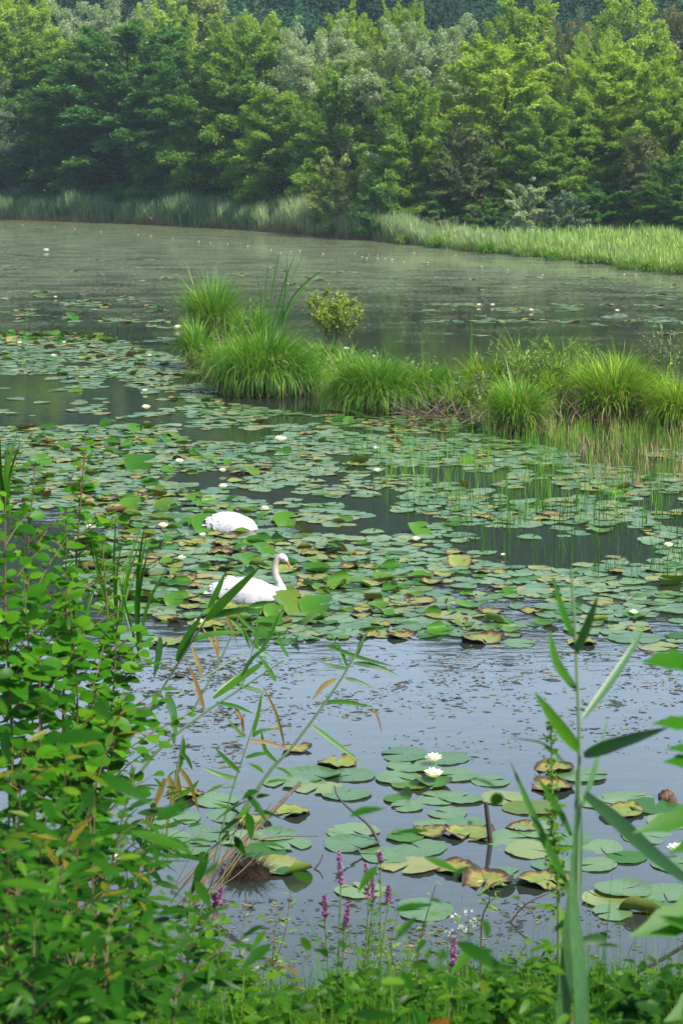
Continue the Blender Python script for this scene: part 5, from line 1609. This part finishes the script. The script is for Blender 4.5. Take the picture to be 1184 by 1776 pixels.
# the tall reed in front, close to the lens
traced('reed', 'tall blurred reed in front at the right with a thick upright blade', 'reed', 5.0, [
    ([(968, 1860), (985, 1640), (1000, 1480), (1001, 1335)], 26, (0, .1), 'reed_blue', [1, 1, .95, .6, .3]), ([(1012, 1860), (1004, 1700), (995, 1590), (990, 1480)], 28, (-.1, 0), 'reed_blue', [1, 1, .9, .6, .1]), ([(990, 1860), (1000, 1720), (1003, 1620)], 30, .15, 'golden', [.5, .35, .2, .05]),
    ([(1003, 1302), (965, 1255), (926, 1200)], 24, (0, -.15)), ([(998, 1196), (965, 1150), (951, 1092)], 17, .15), ([(994, 1105), (975, 1060), (958, 1000)], 13, .2), ([(998, 1132), (1018, 1085), (1036, 1034)], 17, (0, -.1), 'reed_blue'),
    ([(1010, 1246), (1052, 1190), (1092, 1130), (1118, 1085)], 15, .2, 'reed_blue'), ([(1012, 1310), (1070, 1290), (1158, 1262)], 25, (0, -.2), 'reed_blue'), ([(1014, 1378), (1070, 1425), (1130, 1480), (1200, 1535)], 27, (0, -.3), 'reed_blue', [.5, .9, 1, .8, .5]),
    ([(1008, 1400), (1028, 1340), (1055, 1240)], 11, .3, 'reed_blue'), ([(985, 1540), (935, 1440), (884, 1320)], 16, .3), ([(990, 1450), (965, 1400), (925, 1340)], 13, .3), ([(985, 1330), (940, 1290), (880, 1280)], 7, .4)],
    [([(996, 1860), (1001, 1500), (1004, 1300), (998, 1130), (990, 985)], 9)], group='reeds in front at the right')


# ---- leafy shoots
def shoot(name, label, cat, tip, base, Y, leaf, leaf_len, shape, wide, twigs, group, seed, bend=(0, 0), tip_tint=.5, dense=1.0, stem=mat_stem, wpx=5, spread=.22, drop=.15, leaf_part='foliage', low=.22):
    g = np.random.default_rng(3000 + seed)
    p0 = at(base[0], base[1], Y)
    gz = float(ground_z(p0[0], p0[1]))
    root = np.array([p0[0], p0[1], min(gz, p0[2]) - .02])
    p2 = at(tip[0], tip[1], Y + g.normal(0, .1)); p1 = (p0 + p2) / 2 + np.array([(bend[0] + g.normal(0, 10)) * Y / FPX, g.normal(0, .06), bend[1] * Y / FPX])
    t = thing(name, label, cat, root, group)
    P = spline(np.array([root, p0 + np.array([0, 0, .001]), p1, p2]) - root, 22)
    k = Y / FPX
    sm, lm = MB(), MB()
    sm.tube(P, np.linspace(wpx, wpx * .3, 22) * k * .5, 6)
    H = np.linalg.norm(p2 - root)
    step = leaf_len * .42 / dense
    paths = [(P, low, H)]
    for q in range(twigs):
        i = int(g.integers(5, 19)); b = g.uniform(0, 6.28)
        ln = H * spread * g.uniform(.5, 1.2) * (1.15 - i / 22)
        e = P[i] + np.array([math.cos(b) * .85, math.sin(b) * .6, .55]) * ln
        tw = spline([P[i], (P[i] + e) / 2 + np.array([0, 0, .05 * ln]), e], 8)
        sm.tube(tw, np.linspace(wpx * .45, wpx * .2, 8) * k * .5, 5)
        paths.append((tw, .15, ln))
    for tw, lo, ln in paths:
        n = max(4, int(ln * (1 - lo) / step))
        f = np.linspace(lo, 1, n) + g.normal(0, .2 / n, n); f = np.clip(f, 0, 1)
        s = np.linspace(0, 1, len(tw))
        C = np.stack([np.interp(f, s, tw[:, d]) for d in range(3)], 1)
        T = unit(np.stack([np.interp(f, s, np.gradient(tw[:, d])) for d in range(3)], 1))
        az = np.arange(n) * 2.399 + g.uniform(0, 6.28)
        o = np.stack([np.cos(az), np.sin(az), np.zeros(n)], 1)
        D = unit(o + T * (.35 + .5 * f[:, None] ** 3) + np.array([0, 0, -drop]) + g.normal(0, .15, (n, 3)))
        Nn = unit(np.array([.12, -.38, .9]) + g.normal(0, .32, (n, 3)) + T * .2)
        sz = leaf_len * g.uniform(.7, 1.2, n) * (1 - .45 * f ** 4)
        tt = np.clip(g.normal(.45, .22, n), 0, .8)
        tt = np.where(f > .86, np.maximum(tt, tip_tint), tt)
        lm.leaves(C + D * leaf_len * .12, D, Nn, sz, sz * wide * .5, shape, .22, .22 * g.uniform(.2, 1.8, n), tt)
        for a, b in zip(C, D):
            pass
    sm.build('stem', stem, t)
    lm.build(leaf_part, G[leaf], t)
    return t


AL = 'alder saplings on the left bank'
for k, (tip, base, Y, tw, lab) in enumerate([
        ((150, 748), (128, 1250), 12.5, 10, 'tallest alder sapling with a bare pointed top at the left'),
        ((62, 800), (70, 1200), 12.0, 12, 'alder sapling left of the tallest one'),
        ((10, 860), (20, 1250), 10.5, 12, 'alder sapling with big round leaves at the left edge'),
        ((115, 900), (110, 1300), 11.5, 13, 'alder sapling below the tallest one'),
        ((178, 935), (160, 1320), 11.8, 10, 'alder sapling reaching toward the rear swan'),
        ((40, 985), (60, 1400), 10.0, 13, 'broad alder sapling at the middle of the left edge'),
        ((205, 1040), (165, 1400), 11.0, 11, 'alder sapling at the right outline of the bush'),
        ((120, 1035), (120, 1420), 10.0, 13, 'round leaved sapling in the middle of the bush'),
        ((180, 1120), (130, 1450), 10.2, 12, 'alder sapling over the bright water at the right outline'),
        ((70, 1120), (80, 1480), 9.4, 13, 'large leaved sapling low in the bush'),
        ((10, 1110), (15, 1500), 9.0, 12, 'dark sapling low at the left edge'),
        ((215, 1195), (150, 1480), 10.0, 9, 'sapling whose tip hangs over the weedy water')]):
    shoot('alder_sapling', lab, 'sapling', tip, base, Y, 'alder_near', .125 if k in (5, 7, 9, 10) else .1 if k > 3 else .088, OVAL if k in (1, 4, 7, 10) else ROUND, .62 if k in (1, 4, 7, 10) else .86, tw, AL, k, stem=mat_stem_red, wpx=7, dense=.8, spread=.26)
WI = 'willow shoots on the left bank'
for k, (tip, base, Y, tw, lab) in enumerate([
        ((205, 1240), (130, 1560), 7.2, 5, 'blurred willow shoot with an orange tip over the bush'),
        ((40, 1290), (30, 1600), 7.0, 6, 'willow shoot with orange tip leaves at the left edge'),
        ((115, 1305), (100, 1620), 7.2, 6, 'willow shoot with reddish tip in the middle of the bush'),
        ((235, 1330), (170, 1660), 7.4, 6, 'willow shoot at the right outline of the lower bush'),
        ((60, 1400), (60, 1720), 6.4, 6, 'willow shoot with copper tip leaves low at the left'),
        ((120, 1440), (70, 1780), 6.2, 5, 'willow shoot on a dark slanting stem with copper leaves at its tip'),
        ((165, 1380), (150, 1760), 6.6, 6, 'leafy willow shoot above the cream blossom'),
        ((300, 1395), (215, 1700), 7.6, 5, 'willow shoot bending over the straw stems'),
        ((15, 1480), (10, 1800), 6.0, 5, 'dark willow shoot in the lower left corner'),
        ((250, 1500), (110, 1800), 6.0, 6, 'willow shoot with long dark leaves on a slanting brown stem'),
        ((190, 1590), (150, 1830), 5.6, 5, 'willow shoot low in front with long drooping leaves'),
        ((75, 1600), (60, 1840), 5.4, 5, 'willow shoot close to the lens in the lower left corner'),
        ((290, 1350), (240, 1560), 9.0, 7, 'bright willow shoot beside the golden reed blades'),
        ((340, 1600), (300, 1790), 6.4, 4, 'small willow shoot right of the slanting stems')]):
    shoot('willow_shoot', lab, 'willow shoot', tip, base, Y, 'willow_shoot', .15, LANCE, .24, tw, WI, 40 + k, tip_tint=.9 if k in (0, 1, 2, 4, 5) else .5, stem=mat_stem_red, wpx=7, dense=1.15, spread=.30, drop=.3)
shoot('willow_shoot', 'blurred willow shoot with an olive tip leaf over the left raft', 'willow shoot', (470, 1330), (330, 1560), 8.0, 'willow_shoot', .15, LANCE, .26, 2, WI, 60, bend=(15, 10), tip_tint=.88, wpx=5, dense=.75, drop=.5)
# a few grassy blades rising through the upper bush
for k, (px, tp, b, lab) in enumerate([(205, 862, 1120, 'fan of grass blades at the right side of the upper bush'), (14, 735, 900, 'grass blades sticking up at the left edge above the bush'), (240, 905, 1130, 'thin grass blades bending right toward the rear swan'), (130, 930, 1180, 'grass blades in the middle of the upper bush')]):
    gg = np.random.default_rng(k + 70)
    bl = []
    for q in range(9):
        dx = gg.normal(0, 34); hh = gg.uniform(.6, 1)
        bl.append(([(px, b), (px + dx * .45 - 6, b - (b - tp) * hh * .55), (px + dx, b - (b - tp) * hh)], gg.uniform(4, 7), gg.normal(0, .3), 'reed'))
    traced('grass_clump', lab, 'grass clump', 12.3, bl, group='grass clumps in the left bush')

# small yellow green willow sprigs standing in the shallows
for k, (tip, base, lab) in enumerate([((505, 1540), (455, 1720), 'thin yellowish willow sprig in the shallows left of the purple spikes'), ((480, 1570), (470, 1700), 'low willow sprig beside the thin yellowish one'), ((425, 1590), (440, 1700), 'small bright willow sprig near the mud lump'), ((755, 1535), (720, 1690), 'willow sprig behind the purple spikes'), ((690, 1580), (690, 1700), 'small willow sprig under the purple spikes'), ((830, 1500), (835, 1600), 'slim sprig between the decaying pads and the umbel'), ((1000, 1560), (960, 1700), 'sprig at the foot of the tall front reed')]):
    shoot('willow_sprig', lab, 'willow sprig', tip, base, 12.9, 'scrub', .085, LANCE, .26, 4, 'willow sprigs in the shallows', 90 + k, stem=mat_stem_red, wpx=4, dense=.8, spread=.3)

# purple loosestrife
mat_purple = leaf_mat('purple petals', [(0, (.13, .045, .12)), (.5, (.25, .075, .24)), (1, (.34, .15, .32))], .3, .5, .2)
for k, (px, top, bot, Y, lab) in enumerate([
        (587, 1478, 1535, 9.6, 'purple flower spike at the left of the middle group'), (634, 1497, 1560, 9.4, 'tallest purple flower spike of the middle group'),
        (645, 1520, 1570, 9.7, 'purple flower spike touching the tallest one'), (673, 1538, 1566, 9.4, 'short purple flower spike right of the tallest one'),
        (563, 1553, 1592, 9.3, 'small purple flower spike left below the middle group'), (658, 1476, 1500, 9.9, 'thin purple spike tip right above the tallest one'),
        (383, 1540, 1572, 8.2, 'bright blurred purple flower at the left, right one of two'), (372, 1548, 1590, 8.2, 'bright blurred purple flower at the left, left one of two'),
        (788, 1625, 1692, 7.4, 'pale purple flower spike low at the right'), (604, 1570, 1610, 9.2, 'faded brownish purple spike between the small and the tall one')]):
    g = np.random.default_rng(130 + k)
    foot = at(px + g.normal(0, 18), 1800, Y)
    root = np.array([foot[0], foot[1], float(ground_z(foot[0], foot[1]))])
    t = thing('loosestrife', lab, 'purple loosestrife', root, 'purple loosestrife spikes')
    a, b = at(px, top, Y), at(px + g.normal(0, 4), bot, Y)
    P = spline(np.array([root, (root + b) / 2 + g.normal(0, .02, 3), b, a]) - root, 16)
    MB().tube(P, np.linspace(.006, .0025, 16), 6).build('stem', mat_stem, t)
    L = np.linalg.norm(a - b); n = int(90 + L * 500)
    f = g.uniform(0, 1, n) ** .9
    C = (b + (a - b) * f[:, None]) - root
    az = g.uniform(0, 6.28, n)
    D = np.stack([np.cos(az), np.sin(az), g.uniform(0, .8, n)], 1)
    w = .5 + .5 * np.sin(f * 14 + k) ** 2
    MB().leaves(C, D, g.normal(0, 1, (n, 3)) + np.array([0, -.5, .5]), (.017 * w * (1 - .55 * f) + .005), .005, [(0, .3), (.5, 1), (1, .4)], .1, .3, g.uniform(0, 1, n)).build('blossom', mat_purple, t)
    n = 20
    f = np.linspace(.1, .95, n); s = np.linspace(0, 1, 16)
    Q = P[:13]
    C = np.stack([np.interp(f, np.linspace(0, 1, 13), Q[:, d]) for d in range(3)], 1)
    az = np.arange(n) * 1.57 + k
    MB().leaves(C, np.stack([np.cos(az), np.sin(az), .5 + 0 * az], 1), np.tile([0, -.2, 1.0], (n, 1)) + g.normal(0, .2, (n, 3)), .075 * (1.1 - .6 * f), .009, LANCE, .2, .3, g.uniform(.2, .8, n)).build('foliage', G['herb'], t)

# white umbel and cream blossom
mat_umbel = plain_mat('white blossom', (.26, .29, .26), (.38, .41, .38), 30, .7, .2)
mat_cream = plain_mat('cream blossom', (.62, .60, .30), (.78, .76, .46), 30, .7, .2)
for k, (px, py, Y, heads, mt, lab) in enumerate([
        (808, 1588, 8.4, [(812, 1585), (790, 1592), (822, 1600), (800, 1612), (780, 1618), (815, 1655)], mat_umbel, 'blurred white umbel flowers left of the tall front reed'),
        (210, 1490, 7.6, [(205, 1488), (216, 1496), (210, 1482)], mat_cream, 'cream coloured blossom in the lower bush')]):
    g = np.random.default_rng(150 + k)
    foot = at(px, 1790, Y); root = np.array([foot[0], foot[1], float(ground_z(foot[0], foot[1]))])
    t = thing('wild_flower', lab, 'wild flower', root)
    sm, fm = MB(), MB()
    fork = at(px, py + 60, Y) - root
    sm.tube(spline([np.zeros(3), fork], 8), .005, 6)
    for hx, hy in heads:
        h = at(hx, hy, Y + g.normal(0, .05)) - root
        sm.tube(spline([fork, (fork + h) / 2 + g.normal(0, .01, 3), h], 6), np.linspace(.003, .0015, 6), 5)
        n = 26
        q = unit(g.normal(0, 1, (n, 3)) + np.array([0, 0, .5])) * np.array([.016, .016, .010])
        fm.leaves(h + q, unit(q + g.normal(0, .005, (n, 3))), g.normal(0, 1, (n, 3)), .010, .004, [(0, .4), (.5, 1), (1, .4)], .1, .1)
    sm.build('stem', mat_stem, t); fm.build('blossom', mt, t)

# spike of greenish seed heads left of the tall reed
g = np.random.default_rng(160)
Y = 7.0
foot = at(972, 1790, Y); root = np.array([foot[0], foot[1], float(ground_z(foot[0], foot[1]))])
t = thing('dock_plant', 'blurred stalk of yellow green seed heads left of the tall front reed', 'seed stalk', root)
P = spline(np.array([root, at(968, 1600, Y), at(958, 1420, Y), at(955, 1240, Y)]) - root, 30)
MB().tube(P, np.linspace(.008, .003, 30), 6).build('stem', mat_stem, t)
n = 420
f = np.floor(g.uniform(.36, 1, n) * 26) / 26 + g.normal(0, .006, n)
C = np.stack([np.interp(f, np.linspace(0, 1, 30), P[:, d]) for d in range(3)], 1) + g.normal(0, 1, (n, 3)) * np.array([.016, .016, .006]) * (1.5 - f)[:, None]
MB().leaves(C, g.normal(0, 1, (n, 3)) + np.array([0, 0, .4]), g.normal(0, 1, (n, 3)), .014, .006, [(0, .4), (.5, 1), (1, .2)], .1, .1, g.uniform(.5, 1, n)).build('seed_head', G['herb'], t)
n = 14
f = np.linspace(.2, .7, n); az = np.arange(n) * 2.4
C = np.stack([np.interp(f, np.linspace(0, 1, 30), P[:, d]) for d in range(3)], 1)
MB().leaves(C, np.stack([np.cos(az), np.sin(az), .5 + 0 * az], 1), np.tile([0, -.3, 1.0], (n, 1)), .10 * (1.2 - f), .016, SERR, .2, .3, .8).build('foliage', G['herb'], t)

# ---- branch of big lobed leaves reaching in from the right edge
LOBED = [(0, .1), (.1, .55), (.22, .85), (.3, .62), (.45, 1.0), (.55, .66), (.7, .72), (.82, .36), (1, .02)]
Y = 4.6
root = at(1300, 1900, Y); root[2] = float(ground_z(root[0], root[1]))
t = thing('lobed_shrub', 'branch with large dark lobed leaves cut by the right edge', 'shrub', root)
P = spline(np.array([root, at(1290, 1600, Y), at(1262, 1350, Y), at(1230, 1120, Y)]) - root, 20)
sm, lm = MB(), MB()
sm.tube(P, np.linspace(.012, .004, 20), 7)
for a, b, w in [((1215, 1150), (1130, 1138), 52), ((1240, 1260), (1146, 1245), 40), ((1240, 1330), (1166, 1312), 44), ((1240, 1300), (1168, 1290), 26), ((1260, 1400), (1112, 1432), 50), ((1265, 1440), (1170, 1470), 40), ((1280, 1560), (1105, 1612), 80), ((1285, 1620), (1170, 1590), 60), ((1290, 1700), (1165, 1760), 80), ((1235, 1200), (1300, 1130), 60), ((1265, 1420), (1370, 1400), 70), ((1280, 1540), (1400, 1500), 80)]:
    A_, B_ = at(*a, Y) - root, at(*b, Y - .15) - root
    k = np.argmin(np.linalg.norm(P - A_, axis=1))
    sm.tube(spline([P[k], A_], 4), .003, 5)
    lm.leaves([A_], [B_ - A_], [np.array([.1, -.75, .65])], np.linalg.norm(B_ - A_) * 1.02, w * Y / FPX * .5, LOBED, .12, .12, .4)
sm.build('stem', mat_stem_red, t); lm.build('foliage', G['alder_near'], t)

# ---- bramble and nettle like herbs on the bank, one by one
HB = 'bright herbs on the near bank'
herbs = []
for k, (tip, Y, kind, lab) in enumerate([
        ((905, 1650), 8.0, 'herb', 'bright serrated herb left of the foot of the front reed'), ((955, 1640), 7.6, 'herb', 'bright serrated herb right at the foot of the front reed'),
        ((1040, 1665), 7.8, 'herb', 'bright serrated herb right of the front reed foot'), ((1085, 1690), 7.2, 'herb', 'second bright herb right of the front reed'),
        ((880, 1700), 7.0, 'herb', 'herb at the bottom left of the front reed'), ((1130, 1715), 6.4, 'herb_dark', 'dark herb in the lower right corner'),
        ((1165, 1690), 7.4, 'herb_dark', 'dark herb at the right edge near the bottom'), ((715, 1655), 8.6, 'herb', 'herb with a heart shaped leaf under the purple spikes'),
        ((640, 1640), 8.8, 'herb', 'herb at the foot of the tallest purple spike'), ((590, 1680), 8.4, 'herb', 'low herb left under the purple spikes'),
        ((760, 1690), 8.2, 'herb', 'low herb right under the purple spikes'), ((500, 1715), 8.0, 'herb', 'low herb at the bottom, left of the middle'),
        ((430, 1690), 7.8, 'herb', 'low herb under the blurred purple flowers'), ((370, 1640), 7.8, 'herb', 'herb beside the blurred purple flowers'),
        ((330, 1560), 8.4, 'herb', 'herb at the right foot of the bush'), ((290, 1610), 7.4, 'herb', 'yellowish herb right of the slanting brown stem'),
        ((255, 1660), 6.8, 'herb', 'bright herb in front of the slanting brown stem'), ((820, 1720), 7.6, 'herb', 'low herb below the pale purple spike'),
        ((220, 1560), 7.4, 'herb', 'herb behind the slanting brown stem'), ((40, 1690), 5.8, 'herb_dark', 'dark herb at the very bottom left'),
        ((130, 1720), 5.8, 'herb', 'herb at the bottom left of the picture')]):
    shoot('herb', lab, 'herb', tip, (tip[0] + np.random.default_rng(k).normal(0, 20), min(1800, tip[1] + 150)), Y, kind, .075, SERR, .62, 5, HB, 200 + k, dense=1.0, wpx=4, spread=.34, low=.3)

# ---- the undergrowth that covers the bank: masses nobody could count
def undergrowth(name, mat, n, leaf_len, shape, wide, seed, hfun, clump=.9):
    g = np.random.default_rng(seed)
    x = g.uniform(-4.2, 4.2, n * 2); y = g.uniform(3.5, 17.0, n * 2)
    e = near_edge(x) - y
    k = (e > -.05) & (np.abs(x) < 1.0 + y * .19)
    x, y, e = x[k][:n], y[k][:n], e[k][:n]
    n = len(x)
    h = hfun(x, y, e) * g.uniform(.05, 1, n) ** .7 * (1 + .35 * vnoise(x, y, clump, seed))
    C = np.stack([x, y, ground_z(x, y) + np.maximum(h, 0)], 1)
    az = g.uniform(0, 6.28, n)
    D = np.stack([np.cos(az), np.sin(az), g.uniform(-.5, .4, n)], 1)
    L = leaf_len * g.uniform(.5, 1.3, n)
    m = MB().leaves(C, D, unit(np.array([.1, -.35, 1.0]) + g.normal(0, .4, (n, 3))), L, L * wide * .5, shape, .2, .2, np.clip(.5 + .25 * vnoise(x, y, .6, seed + 1) + g.normal(0, .15, n), 0, 1))
    return tag(m.build(name, G[mat]), kind='stuff')


def room(x, y, frac, least):
    """undergrowth stays below the lower edge of the view, rising only where the bank is in the picture"""
    los = CAM_H - .4266 * y + .0
    return np.clip((los - ground_z(x, y)) * frac, least, 1.6)


left_f = lambda x, y: 1 / (1 + np.exp((x / np.maximum(y, 1) * FPX + 592 - 190) / 55))      # 1 towards the left of the picture
undergrowth('undergrowth', 'herb_dark', 13000, .060, SERR, .40, 1, lambda x, y, e: room(x, y, 1.0, .12) + left_f(x, y) * np.clip(e * .25, 0, .55))
undergrowth('undergrowth', 'herb', 11000, .05, SERR, .42, 2, lambda x, y, e: room(x, y, 1.0, .12) + left_f(x, y) * np.clip(e * .25, 0, .55))
undergrowth('undergrowth', 'willow_shoot', 6500, .12, LANCE, .24, 3, lambda x, y, e: room(x, y, 1.05, .16) + left_f(x, y) * np.clip(e * .3, 0, .7))
g = np.random.default_rng(15)
n = 11000
x = g.uniform(-4.2, 4.2, n * 2); y = g.uniform(6, 17, n * 2); e = near_edge(x) - y
k = (e > -.25) & (np.abs(x) < 1 + y * .19); x, y, e = x[k][:n], y[k][:n], e[k][:n]; n = len(x)
B = np.stack([x, y, ground_z(x, y) - .02], 1)
hb = np.clip((CAM_H - .4266 * y - ground_z(x, y)), .05, 1.2) + g.uniform(.05, .38, n) + (g.uniform(0, 1, n) > .93) * g.uniform(0, .35, n)
tag(MB().blades(B, g.uniform(0, 6.28, n), hb, np.abs(g.normal(0, .25, n)), g.uniform(0, 1.2, n), g.uniform(.004, .009, n), 5, np.clip(g.normal(.5, .2, n), 0, 1)).build('bank_grass', G['herb']), kind='stuff')


# ------------------------------------------------------------------ the air: a pale haze round the whole place
hz_m, nt, out = nodes('haze air')
pv = N(nt, 'ShaderNodeVolumePrincipled')
pv.inputs['Color'].default_value = (.66, .88, 1.0, 1)
pv.inputs['Density'].default_value = .00022
pv.inputs['Anisotropy'].default_value = .2
nt.links.new(pv.outputs[0], out.inputs['Volume'])
mb = MB()
X0, X1, Y0, Y1, Z0, Z1 = -310, 310, -40, 440, -3, 100
V = [(x, y, z) for z in (Z0, Z1) for x, y in ((X0, Y0), (X1, Y0), (X1, Y1), (X0, Y1))]
mb.add(V, [(3, 2, 1, 0), (4, 5, 6, 7), (0, 1, 5, 4), (1, 2, 6, 5), (2, 3, 7, 6), (3, 0, 4, 7)])
tag(mb.build('haze', hz_m, smooth=False), kind='stuff')
